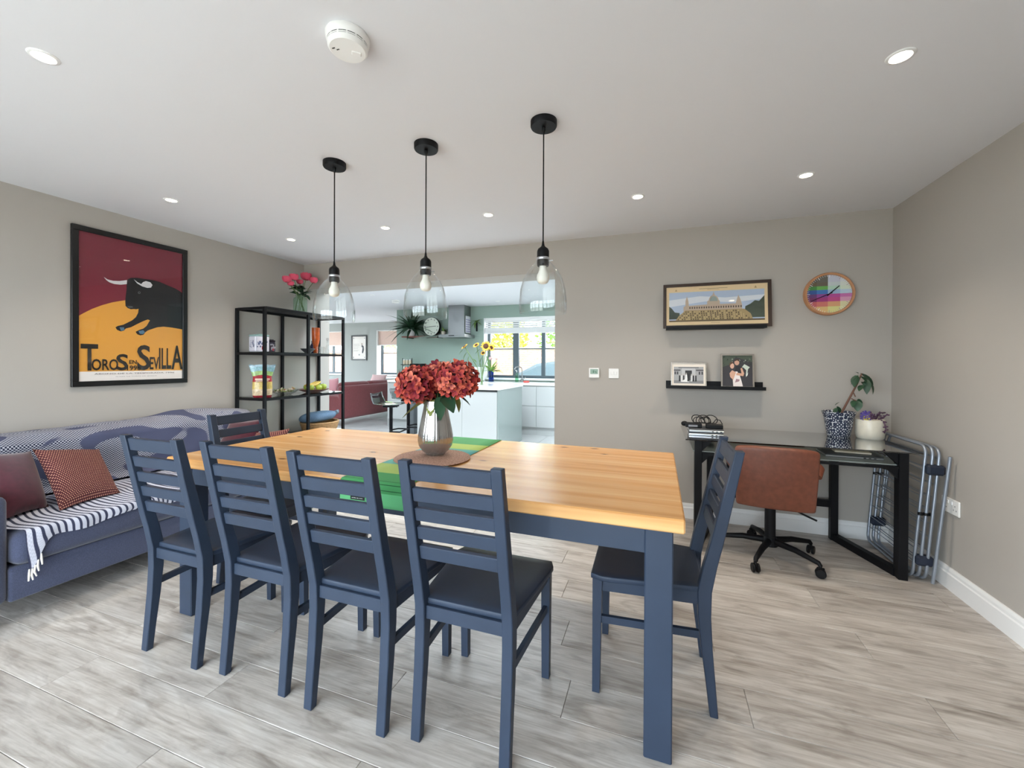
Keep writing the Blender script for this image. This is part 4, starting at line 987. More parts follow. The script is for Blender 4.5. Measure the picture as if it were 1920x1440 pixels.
# ---------------------------------------------------------------- things on the back wall and right wall
def plate(name, label, cat, x0, x1, z0, z1, d=.012):
    c = Vector(((x0+x1)/2, D, (z0+z1)/2)); t_ = thing(name, label, cat, (c.x, D-d, z0)); sub('plate', MB(t_.location).box((x0, D-d, z0), (x1, D-.0005, z1), c=.003), PLAST, t_); return t_
th = plate('thermostat', 'white wall thermostat with green display beside the opening', 'thermostat', -.580, -.489, 1.149, 1.236, .02); O = th.location
sub('display', MB(O).box((-.568, D-.0215, 1.182), (-.501, D-.019, 1.226)), mat('green_lcd', '#7f9c88', .3), th)
sub('digits', MB(O).box((-.545, D-.0222, 1.192), (-.535, D-.0214, 1.214)).box((-.530, D-.0222, 1.200), (-.515, D-.0214, 1.205)).box((-.520, D-.0222, 1.190), (-.514, D-.0214, 1.203)), mat('lcd_dark', '#3f6a52', .4), th)
ls = plate('light_switch', 'white light switch right of the thermostat', 'switch', -.409, -.322, 1.146, 1.232, .009); O = ls.location
for k in (0, 1): sub('rocker', MB(O).box((-.390+k*.027, D-.013, 1.176), (-.366+k*.027, D-.008, 1.205), c=.002), PLAST, ls)
s0, s1 = 2.83, 2.99
q0 = onX(1768, 930, XR); q1 = onX(1804, 944, XR); zc = (onX(1804, 944, XR).z+onX(1804, 972, XR).z)/2
so = thing('wall_socket', 'white double wall socket low on the right wall', 'socket', (XR-.01, (q0.y+q1.y)/2, zc-.043)); O = so.location; ym = O.y
sub('plate', MB(O).box((XR-.010, ym-.074, zc-.043), (XR-.0005, ym+.074, zc+.043), c=.003), PLAST, so)
for s in (-1, 1):
    sub('switch_rocker', MB(O).box((XR-.014, ym+s*.016-.006, zc+.012), (XR-.009, ym+s*.016+.006, zc+.030), c=.001), WHITE, so)
    m_ = MB(O)
    for a, b in ((0, .008), (-.011, -.014), (.011, -.014)): m_.box((XR-.0106, ym+s*.042+a-.003, zc+b-.004), (XR-.0098, ym+s*.042+a+.003, zc+b+.004))
    sub('pin_holes', m_, mat('socket_hole', '#8b8b8e', .6), so)
# picture ledges
def ledge(label, x0, x1, z):
    t_ = thing('picture_ledge', label, 'shelf', ((x0+x1)/2, D-.06, z)); O = t_.location
    sub('ledge_board', MB(O).box((x0, D-.115, z), (x1, D-.012, z+.012)), BLACKM, t_)
    sub('back_board', MB(O).box((x0, D-.012, z), (x1, D-.0005, z+.058)), BLACKM, t_); sub('front_lip', MB(O).box((x0, D-.118, z-.002), (x1, D-.106, z+.024)), BLACKM, t_); return t_
ledge('black picture ledge under the panoramic photograph', .060, .775, 1.555); ledge('black picture ledge holding two wedding photographs', .062, .772, 1.078)
# framed pictures leaning on the ledges
def framed(name, label, x0, x1, z0, z1, yb, fw, fm, depth, lean):
    o = Vector(((x0+x1)/2, yb, z0)); t_ = thing(name, label, 'picture', o)
    def tr(p): return Vector((p[0], yb+lean*(p[1]-z0)-p[2], p[1]))
    def bx(mb, a, b, d0, d1):
        vs = [tr((x, z, d)) for d in (d0, d1) for z in (a[1], b[1]) for x in (a[0], b[0])]
        mb.add(vs, [(0, 2, 3, 1), (4, 5, 7, 6), (0, 1, 5, 4), (2, 6, 7, 3), (0, 4, 6, 2), (1, 3, 7, 5)])
    m_ = MB(o)
    for a, b in (((x0, z0), (x1, z0+fw)), ((x0, z1-fw), (x1, z1)), ((x0, z0+fw), (x0+fw, z1-fw)), ((x1-fw, z0+fw), (x1, z1-fw))): bx(m_, a, b, 0, depth)
    sub('frame', m_, fm, t_); m_ = MB(o); bx(m_, (x0+fw, z0+fw), (x1-fw, z1-fw), 0, depth*.4); sub('backing', m_, BLACKP, t_)
    return t_, (lambda p: tr((p[0], p[1], depth*.45))), (x0+fw, x1-fw, z0+fw, z1-fw), bx
R4 = lambda a, b, c, d: [(a, c), (b, c), (b, d), (a, d)]
fr, to3, (a0, a1, b0, b1), bx = framed('panoramic_photo', 'wide framed panorama of a domed building and a crowd', .037, .820, 1.5675, 1.934, D-.045, .024, mat('dark_walnut_frame', '#3a2a22', .4), .022, .10)
W_, H_ = a1-a0, b1-b0
U = lambda pts: [(a0+W_*x, b0+H_*y) for x, y in pts]
rnd = random.Random(4)
art = [(R4(a0, a1, b0, b1), '#f2d6aa'), (U([(.03, .10), (.97, .10), (.97, .86), (.03, .86)]), '#bccbe2'), (U([(.03, .48), (.4, .6), (.7, .55), (.97, .62), (.97, .72), (.6, .68), (.35, .74), (.03, .66)]), '#e6eaf2'),
       (U([(.03, .16), (.03, .5), (.06, .44), (.09, .34), (.14, .32), (.14, .16)]), '#3f4a42'), (U([(.78, .16), (.79, .44), (.84, .50), (.88, .58), (.92, .56), (.97, .70), (.97, .16)]), '#4b5548'),
       (U([(.18, .2), (.18, .48), (.20, .5), (.20, .62), (.215, .75), (.23, .62), (.235, .5), (.42, .52), (.42, .60), (.435, .62), (.442, .68), (.455, .725), (.472, .75), (.48, .80), (.485, .86), (.49, .80), (.498, .75), (.515, .725), (.528, .68), (.535, .62), (.545, .60), (.545, .52), (.70, .52), (.71, .62), (.725, .74), (.745, .62), (.76, .48), (.76, .2)]), '#c9b4a0'),
       (U([(.445, .60), (.452, .67), (.468, .715), (.485, .73), (.502, .715), (.518, .67), (.525, .60)]), '#9aa7a2'), (U([(.10, .13), (.13, .24), (.20, .38), (.78, .38), (.84, .26), (.86, .13)]), '#b39c70')]
for k in range(22): art.append((U([(.24+.024*k, .42), (.252+.024*k, .42), (.252+.024*k, .47), (.24+.024*k, .47)]), '#5d4f48'))
for r_ in range(5):
    for k in range(32-r_*2):
        x = .12+.0225*k+.02*r_; y = .135+.047*r_; art.append((U([(x, y), (x+.011, y), (x+.009, y+.036), (x+.002, y+.036)]), rnd.choice(['#4b3b30', '#d0b98c', '#5e4a3a'])))
art += [(U([(.03, .09), (.97, .09), (.97, .13), (.03, .13)]), '#6d5c44'), (U([(.34, .925), (.62, .925), (.62, .935), (.34, .935)]), '#9b8668'), (U([(.42, .90), (.54, .90), (.54, .907), (.42, .907)]), '#9b8668'),
        (U([(.455, .05), (.545, .05), (.545, .057), (.455, .057)]), '#9b8668'), (U([(.09, .89), (.115, .89), (.102, .95)]), '#c0a173'), (U([(.875, .89), (.9, .89), (.888, .95)]), '#c0a173')]
flatart('photo_print', fr, art, to3, (0, -1, 0), step=.00001); m_ = MB(fr.location); bx(m_, (a0, b0), (a1, b1), .0145, .0155); sub('glazing', m_, MATS['picture_glass'], fr)
SILV = mat('silver_frame', '#b9b0a6', .25, metal=.8)
fr, to3, (a0, a1, b0, b1), bx = framed('wedding_photo', 'small landscape black and white wedding group photograph in a cream mount', .101, .366, 1.0905, 1.288, D-.062, .006, SILV, .014, .12)
W_, H_ = a1-a0, b1-b0
art = [(R4(a0, a1, b0, b1), '#efe4d8'), (U([(.06, .11), (.94, .11), (.94, .84), (.06, .84)]), '#a8a8aa'), (U([(.06, .11), (.94, .11), (.94, .24), (.06, .24)]), '#8a8a8c'), (U([(.30, .24), (.70, .24), (.70, .80), (.30, .80)]), '#c2c2c4'), (U([(.40, .24), (.60, .24), (.60, .68), (.40, .68)]), '#3a3a3c'),
       (U([(.20, .78), (.80, .78), (.80, .82), (.20, .82)]), '#6d6d70'), (U([(.06, .66), (.26, .66), (.26, .72), (.06, .72)]), '#5b5b5e'), (U([(.72, .66), (.94, .66), (.94, .72), (.72, .72)]), '#5b5b5e')]
for x in (.08, .15, .80, .88): art.append((U([(x, .5), (x+.045, .5), (x+.045, .63), (x, .63)]), '#4b4b4e'))
for k, x in enumerate((.21, .27, .33, .56, .62, .69)):
    c = ['#2e2e30', '#e2e2e2', '#3a3a3c', '#d6d6d6', '#2b2b2d', '#303032'][k]; art.append((U([(x, .20), (x+.05, .20), (x+.045, .46), (x+.005, .46)]), c)); art.append((U([(x+.012, .46), (x+.038, .46), (x+.038, .53), (x+.012, .53)]), '#b9b2ae'))
art += [(U([(.26, .18), (.52, .17), (.47, .30), (.455, .50), (.41, .50), (.40, .30)]), '#f2f2f2'), (U([(.415, .50), (.45, .50), (.45, .57), (.415, .57)]), '#a9a29e'), (U([(.465, .2), (.51, .2), (.505, .52), (.47, .52)]), '#242426')]
flatart('photo_print', fr, art, to3, (0, -1, 0), step=.00002)
fr, to3, (a0, a1, b0, b1), bx = framed('wedding_photo', 'taller portrait colour photograph of an embracing couple in a silver frame', .470, .703, 1.0905, 1.356, D-.062, .012, SILV, .014, .12)
W_, H_ = a1-a0, b1-b0
art = [(R4(a0, a1, b0, b1), '#3d3b3f'), (U([(0, .62), (.25, .70), (.45, .95), (1, .78), (1, 1), (0, 1)]), '#4a5448')]
for k in range(26):
    x, y = rnd.uniform(0, .92), rnd.uniform(.66, .95); s = rnd.uniform(.03, .07); art.append((U([(x, y), (x+s, y+s*.3), (x+s*.4, y+s)]), rnd.choice(['#6d7a66', '#37403a', '#8d978a', '#2e352f'])))
el = lambda cx, cy_, rx, ry, c: (U([(cx+rx*math.cos(t), cy_+ry*math.sin(t)) for t in [2*PI*i/14 for i in range(14)]]), c)
art += [(U([(.36, 0), (.66, 0), (.64, .30), (.68, .52), (.60, .66), (.46, .66), (.40, .45)]), '#2c2b2f'), el(.49, .77, .082, .088, '#c99d88'), (U([(.39, .80), (.45, .88), (.56, .88), (.60, .79), (.50, .84)]), '#4a3a32'),
        (U([(.36, 0), (.68, 0), (.63, .20), (.58, .36), (.50, .48), (.38, .47), (.34, .30)]), '#eee4e2'), (U([(.24, .42), (.33, .52), (.46, .45), (.36, .20), (.26, .30)]), '#d6a890'), (U([(.46, .36), (.70, .33), (.73, .42), (.66, .60), (.61, .58), (.64, .42), (.48, .44)]), '#d3a48c'),
        el(.33, .66, .070, .090, '#d8ab96'), (U([(.24, .60), (.24, .74), (.32, .80), (.38, .77), (.28, .70)]), '#5f4436'), (U([(.42, .12), (.56, .16), (.58, .22), (.46, .24)]), '#a5838a'),
        (U([(.66, .62), (.74, .72), (.92, .62), (.86, .56), (.82, .36), (.78, .34), (.80, .52), (.72, .60)]), '#c9d2c6'), (U([(.78, .30), (.84, .36), (.86, .46), (.82, .40)]), '#e6e8e4')]
flatart('photo_print', fr, art, to3, (0, -1, 0), step=.00002)
# rainbow wall clock
CC = Vector((1.1925, D-.03, 1.801)); ck = thing('wall_clock', 'round wooden wall clock with rainbow striped dial', 'clock', CC)
RC = .158; RM = Matrix.Rotation(PI/2, 4, 'X')
sub('rim', MB().lathe([(RC-.018, 0), (RC-.016, .012), (RC-.004, .014), (RC, .008), (RC, -.0295), (RC-.018, -.0295)], n=56, M=RM), mat('beech_wood', '#c08a62', .5, var=(14., .12)), ck, 40)
ri = RC-.017
def clip(poly, keep):
    out = []
    for i, p in enumerate(poly):
        q = poly[(i+1) % len(poly)]; a, b = keep(p), keep(q)
        if a >= 0: out.append(p)
        if a*b < 0: t = a/(a-b); out.append((p[0]+(q[0]-p[0])*t, p[1]+(q[1]-p[1])*t))
    return out
circ = [(ri*math.cos(2*PI*i/64), ri*math.sin(2*PI*i/64)) for i in range(64)]
art = [(circ, '#d9dcd8')]
def cell(x0, x1, y0, y1, c):
    p = clip(clip(clip(clip(circ, lambda q: q[0]-x0*ri), lambda q: x1*ri-q[0]), lambda q: q[1]-y0*ri), lambda q: y1*ri-q[1])
    if len(p) > 2: art.append((p, c))
bands = [(.62, 1.0, '#5e5d59', '#6d6a62', '#c3c6d4', '#d3d9dc'), (.42, .62, '#6b5f4c', '#6f665a', '#c6cfd0', '#d6ddd4'), (.22, .42, '#4c8a4a', '#6fae5c', '#b4d3c0', '#d3dfcd'), (.0, .22, '#3d5c96', '#4a78b8', '#9fb8d6', '#b9cede'),
         (-.18, .0, '#6a4478', '#93509a', '#b9549a', '#c876b0'), (-.40, -.18, '#7a3a68', '#a84480', '#c4548c', '#d9a0bd'), (-.66, -.40, '#c4666a', '#d07a70', '#d9a37a', '#dcd6a8'), (-1, -.66, '#d39a7a', '#dcb87c', '#dcd890', '#e2e0b4')]
for y0, y1, c0, c1, c2, c3 in bands:
    cell(-1, -.55, y0, y1, c0); cell(-.55, -.06, y0, y1, c1); cell(-.06, .48, y0, y1, c2); cell(.48, 1, y0, y1, c3)
def hand(ang, L, w, c, back=.02):
    d = (math.sin(ang), math.cos(ang)); n = (d[1], -d[0]); return ([(-d[0]*back+n[0]*w, -d[1]*back+n[1]*w), (d[0]*L+n[0]*w*.7, d[1]*L+n[1]*w*.7), (d[0]*L-n[0]*w*.7, d[1]*L-n[1]*w*.7), (-d[0]*back-n[0]*w, -d[1]*back-n[1]*w)], c)
for k in range(60):
    a = 2*PI*k/60; r0, r1, w = (ri*.86, ri*.99, .0022) if k % 5 == 0 else (ri*.91, ri*.99, .0012)
    d = (math.sin(a), math.cos(a)); n = (d[1], -d[0]); art.append(([(d[0]*r0+n[0]*w, d[1]*r0+n[1]*w), (d[0]*r1+n[0]*w, d[1]*r1+n[1]*w), (d[0]*r1-n[0]*w, d[1]*r1-n[1]*w), (d[0]*r0-n[0]*w, d[1]*r0-n[1]*w)], '#e9e6ea' if 31 < k < 60 or k == 0 else '#b3a3ae'))
flatart('dial', ck, art, lambda p: CC+Vector((p[0], 0, p[1])), (0, -1, 0), step=.00004)
for nm, a, L, w, z in (('hour_hand', math.radians(47), .083, .0042, .0068), ('minute_hand', math.radians(246), .132, .003, .0078)):
    p, c = hand(a, L, w, '')
    m_ = MB(); m_.add([(x, -z, y) for x, y in p]+[(x, -z-.001, y) for x, y in p], [(0, 1, 2, 3), (7, 6, 5, 4), (0, 4, 5, 1), (1, 5, 6, 2), (2, 6, 7, 3), (3, 7, 4, 0)]); sub(nm, m_, BLACKP, ck)

# ---------------------------------------------------------------- desk
dk = thing('desk', 'smoked glass computer desk with black angular metal legs', 'desk', (.80, 3.36, 0)); O = dk.location
dx0, dx1, dy0, dy1, dz = .180, 1.452, 3.040, 3.672, .765
sub('glass_top', MB(O).box((dx0, dy0, dz-.008), (dx1, dy1, dz), c=.001), DESKG, dk)
sub('lower_shelf', MB(O).box((dx0+.05, dy0+.055, .672), (dx1-.045, dy1-.08, .680), c=.001), FROST, dk)
for (fx, bx_) in ((.262, .395), (1.375, 1.212)):
    f0, b0_ = (fx, dy0+.055), (bx_, dy1-.06)
    sub('leg', MB(O).box((f0[0]-.023, f0[1]-.03, 0), (f0[0]+.023, f0[1]+.03, dz-.008), c=.002), BLACKM, dk)
    sub('leg', MB(O).box((b0_[0]-.023, b0_[1]-.022, .0), (b0_[0]+.023, b0_[1]+.022, dz-.008), c=.002), BLACKM, dk)
    def bar(z0, z1, w=.02):
        d = Vector((b0_[0]-f0[0], b0_[1]-f0[1], 0)).normalized(); n = Vector((d.y, -d.x, 0))*w; A = Vector((*f0, 0))+d*.025; B = Vector((*b0_, 0))-d*.02; m2 = MB(O)
        vs = [A-n, A+n, B+n, B-n]; m2.add([v+Vector((0, 0, z0)) for v in vs]+[v+Vector((0, 0, z1)) for v in vs], [(3, 2, 1, 0), (4, 5, 6, 7), (0, 1, 5, 4), (1, 2, 6, 5), (2, 3, 7, 6), (3, 0, 4, 7)]); return m2
    sub('foot_bar', bar(0, .048), BLACKM, dk); sub('side_rail', bar(.628, .672), BLACKM, dk)
    s = 1 if fx < .8 else -1
    m2 = MB(O); xx = fx+s*.023
    for zz in (.672, dz-.008): m2.add([(xx, dy0+.04, zz), (xx+s*.07, dy0+.04, zz), (xx, dy0+.04, zz-.075), (xx, dy0+.07, zz), (xx+s*.07, dy0+.07, zz), (xx, dy0+.07, zz-.075)], [(0, 1, 2), (3, 5, 4), (0, 3, 4, 1), (1, 4, 5, 2), (2, 5, 3, 0)])
    sub('gusset', m2, BLACKM, dk)
sub('cross_bar', MB(O).box((.395+.023, dy1-.075, .235), (1.212-.023, dy1-.045, .285)), BLACKM, dk)
sub('shelf_support', MB(O).box((.285, dy0+.03, .655), (1.352, dy0+.045, .672)), BLACKM, dk)
# laptops, chargers
def laptop(label, c, w, d, h, rz, cat='laptop'):
    t_ = thing('laptop', label, cat, c, rz, 'closed laptops on the desk')
    sub('base', MB().box((-w/2, -d/2, 0), (w/2, d/2, h*.6), c=.002), ALU, t_); sub('lid', MB().box((-w/2, -d/2+.002, h*.6+.001), (w/2, d/2, h), c=.002), mat('dark_laptop_lid', '#3a3d42', .4), t_)
    m_ = MB()
    for k in range(3): m_.box((w*.16+k*.026, -d/2-.0006, h*.15), (w*.16+k*.026+.012, -d/2+.0004, h*.45))
    sub('port', m_, BLACKP, t_); return t_
laptop('closed silver laptop at the bottom of the desk stack', (.322, 3.29, dz+.0005), .225, .17, .024, .0); laptop('closed silver laptop lying on top of another at the desk corner', (.324, 3.29, dz+.026), .225, .17, .024, .01)
lp = laptop('slim grey laptop on the lower desk shelf under a notebook', (1.185, 3.30, .6805), .30, .21, .018, -.05)
nb = thing('notebook', 'cream notebook lying on the grey laptop under the desk top', 'notebook', (1.205, 3.33, .700), -.12); sub('pages', MB().box((-.095, -.07, 0), (.095, .07, .009), c=.001), mat('cream_paper', '#d8cdb8', .8), nb); sub('cover', MB().box((-.096, -.071, .009), (.096, .071, .0105)), mat('beige_cover', '#cabfae', .7), nb)
cg = thing('charger_cables', 'tangle of black charger cables on the stacked laptops', 'cables', (.32, 3.27, dz+.0505)); rnd = random.Random(11)
sub('power_brick', MB().box((-.13, -.03, .001), (-.02, .03, .032), c=.004), BLACKP, cg); sub('power_brick', MB().box((.005, -.04, .001), (.115, .01, .030), c=.004), BLACKP, cg)
sub('plug', MB().ball((-.135, .01, .022), .024, 10, sc_=(1, .8, .8)), BLACKP, cg, 60)
sub('spec_label', MB().box((-.11, -.0308, .006), (-.05, -.0301, .02)), mat('grey_spec_sticker', '#8f8f94', .6), cg)
for k in range(6):
    cx, cz, rr = rnd.uniform(-.05, .04), rnd.uniform(.04, .055), rnd.uniform(.03, .05); tl = rnd.uniform(-.8, .8)
    sub('cable', MB().tube([(cx+rr*math.cos(t), rr*.5*math.sin(t)*math.cos(tl)+.01*math.sin(2*t+k), max(.036, cz+rr*.8*math.sin(t+tl*.4))) for t in [2*PI*i/18 for i in range(18)]], .0032, 6, closed=True), BLACKP, cg, 60)
sub('cable', MB().tube([(.05, 0, .03), (.075, .01, .062), (.10, .0, .058), (.115, -.01, .03)], .0032, 6), BLACKP, cg, 60)
# potted plants
def pot_material():
    t = NT('navy_and_white_printed_glaze'); tc = t.add('ShaderNodeTexCoord')
    sp = t.add('ShaderNodeSeparateXYZ'); t.ln(tc.outputs['Object'], sp.inputs[0]); at = t.add('ShaderNodeMath', operation='ARCTAN2'); t.ln(sp.outputs[1], at.inputs[0]); t.ln(sp.outputs[0], at.inputs[1])
    cm = t.add('ShaderNodeCombineXYZ'); t.ln(at.outputs[0], cm.inputs[0]); t.ln(sp.outputs[2], cm.inputs[1])
    vo = t.add('ShaderNodeTexVoronoi', i_Scale=1., i_Randomness=.35); t.ln(t.mapping(cm.outputs[0], (4.0, 44, 1)), vo.inputs['Vector'])
    wv = t.add('ShaderNodeMath', operation='SINE'); ml = t.add('ShaderNodeMath', operation='MULTIPLY'); ml.inputs[1].default_value = 12; t.ln(vo.outputs['Distance'], ml.inputs[0]); t.ln(ml.outputs[0], wv.inputs[0])
    r = t.ramp([(.45, '#27304a'), (.6, '#e3e6e8')]); t.ln(wv.outputs[0], r.inputs[0]); t.ln(r.outputs[0], t.b.inputs['Base Color']); t.b.inputs['Roughness'].default_value = .35; return t.m
pc = Vector((1.212, 3.535, dz+.0005)); pt = thing('plant_pot', 'navy and white patterned flared pot on the glass desk', 'plant pot', pc)
sub('pot', MB().lathe([(0, 0), (.062, 0), (.066, .008), (.078, .08), (.085, .13), (.095, .165), (.100, .178), (.097, .178), (.084, .14), (.074, .1), (0, .1)], n=48), pot_material(), pt, 50)
SOIL = mat('dark_soil', '#3a2d24', .95, bump=(120., .5)); sub('soil', MB().lathe([(0, .142), (.083, .138)], n=32), SOIL, pt)
pl = thing('houseplant', 'leggy houseplant with dark glossy leaves leaning right in patterned pot', 'plant', pc+Vector((0, 0, .14))); O = pl.location; YP = pc.y
sp_ = [onY(1579, 772, YP), onY(1592, 748, YP), onY(1606, 722, YP), onY(1616, 700, YP)]
sub('stem', MB(O).tube([Vector((onY(1577, 776, YP).x, YP, pc.z+.135))]+sp_, [.008, .0075, .007, .006, .004], 8), mat('brown_stem', '#6a4a3c', .7), pl, 60)
def px_leaf(a, b, w, dy=0., droop=.2, m=LEAF, parent=None, Y=None, rl=0.):
    Y = Y or YP; parent = parent or pl; A, B = onY(*a, Y), onY(*b, Y+dy); L = (B-A).length; m_ = leafmesh(L, w, .25, droop); M = Matrix.Translation(A-parent.location) @ orient(B-A, rl).to_4x4()
    for v in m_.v: v.xyz = M @ v
    sub('leaf', m_, m, parent, 60)
for a, b, w, dy in (((1608, 708), (1592, 720), .05, .02), ((1606, 704), (1600, 724), .06, -.03), ((1609, 700), (1604, 697), .03, 0), ((1612, 706), (1628, 716), .07, -.03), ((1614, 700), (1640, 716), .05, .05), ((1626, 712), (1625, 737), .055, -.04), ((1630, 716), (1642, 738), .06, -.02),
                    ((1618, 722), (1610, 730), .045, -.05), ((1616, 716), (1632, 728), .06, .03), ((1604, 750), (1597, 762), .05, -.02), ((1608, 752), (1608, 770), .065, -.03), ((1610, 748), (1614, 764), .04, .02), ((1567, 766), (1562, 770), .03, 0), ((1568, 765), (1564, 776), .035, -.02), ((1570, 762), (1577, 774), .035, .02), ((1566, 760), (1573, 753), .02, 0)):
    px_leaf(a, b, w, dy)
for a, b in (((1600, 736), (1604, 744)), ((1596, 747), (1606, 752))): sub('twig', MB(O).tube([onY(*a, YP), onY(*b, YP-.01)], .004, 6), MATS['brown_stem'], pl)
pc2 = Vector((1.385, 3.515, dz+.0005)); p2 = thing('plant_pot', 'cream glazed round pot with flowers on the desk corner', 'plant pot', pc2)
sub('pot', MB().lathe([(0, 0), (.070, 0), (.077, .01), (.081, .04), (.082, .128), (.080, .133), (.076, .128), (.075, .1), (0, .1)], n=44), mat('cream_crackle_glaze', '#e3dccb', .3, var=(30., .06)), p2, 50)
sub('soil', MB().lathe([(0, .118), (.0755, .116)], n=32), SOIL, p2)
f2 = thing('trailing_plant', 'purple pansies and dark trailing succulent in the cream pot', 'plant', pc2+Vector((0, 0, .118))); O = f2.location; YQ = pc2.y-.02
VIO = mat('violet_petals', '#5d4a9a', .7); YEL = mat('yellow_petals', '#d8c443', .7); PUR = mat('purple_succulent', '#4a2f45', .6, randv=.3)
for (px, py, m2, s) in ((1619, 778, VIO, .022), (1628, 777, VIO, .022), (1624, 784, YEL, .018), (1617, 783, VIO, .016), (1630, 783, VIO, .016), (1621, 774, VIO, .016)):
    q = onY(px, py, YQ-.03); m_ = MB(O)
    for k in range(5): m_.add([q, q+Vector((s*math.cos(k*1.257-.45), -.004, s*math.sin(k*1.257-.45))), q+Vector((s*1.15*math.cos(k*1.257), -.008, s*1.15*math.sin(k*1.257))), q+Vector((s*math.cos(k*1.257+.45), -.004, s*math.sin(k*1.257+.45)))], [(0, 1, 2), (0, 2, 3)])
    sub('pansy', m_, m2, f2); sub('stem', MB(O).tube([Vector((q.x, q.y, O.z-.002)), q], .0018, 5), STEM, f2)
for path in (((1634, 786), (1633, 772)), ((1640, 786), (1646, 776), (1652, 780)), ((1646, 786), (1656, 784), (1664, 776)), ((1642, 786), (1650, 772), (1656, 776)), ((1652, 787), (1659, 795), (1661, 805), (1658, 812)), ((1636, 786), (1640, 776))):
    pts = [onY(px, py, YQ-.04-.012*i) for i, (px, py) in enumerate(path)]; m_ = MB(O).tube(pts, [.005]+[.004]*(len(pts)-1), 6)
    for i in range(len(pts)-1):
        for t in (.35, .8): m_.ball(pts[i].lerp(pts[i+1], t)+Vector((random.uniform(-.008, .008), -.003, random.uniform(-.006, .008))), .008, 6, sc_=(1.3, .8, .7))
    sub('trailing_stem', m_, PUR, f2, 60)

# ---------------------------------------------------------------- desk chair
dc = thing('desk_chair', 'tan leather swivel chair tucked under the glass desk', 'chair', (.708, 3.15, 0), -.10); 
def shell(u, v):
    # curved leather back seen from behind
    a = u*2-1; z = .375+.395*v; y = -.235-.012*math.sin(PI*v)-.045*(v-.2)+.032*abs(a)**3
    return (a*.228*(1-.05*(1-v))*1., y, z-.015*abs(a)**4*(v > .5))
m_ = MB(); m_.grid(shell, 22, 14); o = sub('backrest', m_, LEATH, dc, 60); s_ = o.modifiers.new('pad', 'SOLIDIFY'); s_.thickness = .05; s_.offset = -1; soft(o, .018, 4, 50)
o = sub('seat', MB().box((-.19, -.20, .41), (.19, .24, .48)), LEATH, dc); soft(o, .03)
for s in (-1, 1):
    sub('armrest', MB().tube([(s*.225, -.20, .60), (s*.25, -.12, .635), (s*.255, .05, .64), (s*.25, .12, .625)], [.014, .018, .018, .014], 10), LEATH, dc, 60)
    sub('arm_support', MB().tube([(s*.25, .08, .635), (s*.245, .08, .46)], .009, 8), BLACKM, dc, 60)
sub('gas_column', MB().lathe([(.032, .10), (.032, .33), (.022, .33), (.022, .40)], n=20, cap=True), BLACKM, dc, 40)
sub('lift_lever', MB().tube([(.04, -.05, .395), (.11, -.14, .372), (.16, -.17, .355), (.215, -.20, .34)], .006, 8), BLACKM, dc, 60)
sub('hub', MB().lathe([(.045, .075), (.045, .115), (.034, .135)], n=20, cap=True), BLACKM, dc, 40)
for k in range(5):
    a = math.radians(-111+72*k); c, s = math.cos(a), math.sin(a)
    lg = sub('base_leg', MB().tube([(c*.03, s*.03, .108), (c*.16, s*.16, .105), (c*.295, s*.295, .082), (c*.305, s*.305, .066)], [.021, .018, .014, .012], 10), BLACKM, dc, 50)
    M = Matrix.Translation((c*.305, s*.305, .0275)) @ Matrix.Rotation(a+.6, 4, 'Z')
    m_ = MB()
    for sd in (-1, 1): m_.lathe([(0, -.008), (.024, -.008), (.0275, -.004), (.0275, .004), (.024, .008), (0, .008)], n=18, M=M @ Matrix.Translation((0, sd*.013, 0)) @ Matrix.Rotation(PI/2, 4, 'X'))
    m_.lathe([(.0075, .0), (.0075, .045)], n=8, M=M, cap=True)
    m_.box((-.02, -.006, .004), (.02, .006, .034), c=.004, M=M); sub('caster', m_, BLACKP, lg, 40)

# ---------------------------------------------------------------- folded clothes airer by the right wall
ca = thing('clothes_airer', 'folded grey metal clothes airer leaning on the right wall', 'clothes airer', (1.50, 3.40, 0)); O = ca.location
TUBE = mat('grey_painted_tube', '#9aa2ae', .35, metal=.6)
def uframe(xb, xt, ya, yb, z0, z1, r=.0085, rc=.05):
    pts = []
    def at(y, z): t = (z-z0)/(z1-z0); return (xb+(xt-xb)*t, y, z)
    for y, sy_, z, sz_ in ((ya, 1, z0, 1), (ya, 1, z1, -1), (yb, -1, z1, -1), (yb, -1, z0, 1)):
        for k in range(5):
            a = k/4*PI/2
            c0 = rc*(1-math.sin(a)); c1 = rc*(1-math.cos(a))
            if (sy_, sz_) in ((1, 1), (-1, -1)): pts.append(at(y+sy_*c0, z+sz_*c1))
            else: pts.append(at(y+sy_*c1, z+sz_*c0))
    return pts
for xb, xt, ya, yb, z0, z1 in ((1.432, 1.492, 3.10, 3.655, .012, .80), (1.458, 1.520, 3.09, 3.645, .016, .795), (1.484, 1.545, 3.08, 3.635, .012, .79)):
    fm_ = sub('frame', MB(O).tube(uframe(xb, xt, ya, yb, z0, z1), .0085, 8, closed=True), TUBE, ca, 60)
    for k in range(9):
        z = z0+.10+.078*k; x = xb+(xt-xb)*(z-z0)/(z1-z0); sub('wire', MB(O).tube([(x, ya, z), (x, yb, z)], .0028, 5), TUBE, fm_, 60)
sub('prop_leg', MB(O).tube([(1.505, 3.055, .012), (1.552, 3.005, .76)], .009, 8), TUBE, ca, 60); sub('prop_leg', MB(O).tube([(1.50, 3.66, .09), (1.545, 3.63, .60)], .009, 8), TUBE, ca, 60)
for y, z in ((3.09, .665), (3.10, .125), (3.645, .16)): 
    x = 1.43+.062*z/.8; sub('hinge_clip', MB(O).box((x, y-.03, z-.03), (x+.085, y+.022, z+.03), c=.012), mat('dark_blue_plastic', '#1d2638', .5), ca)
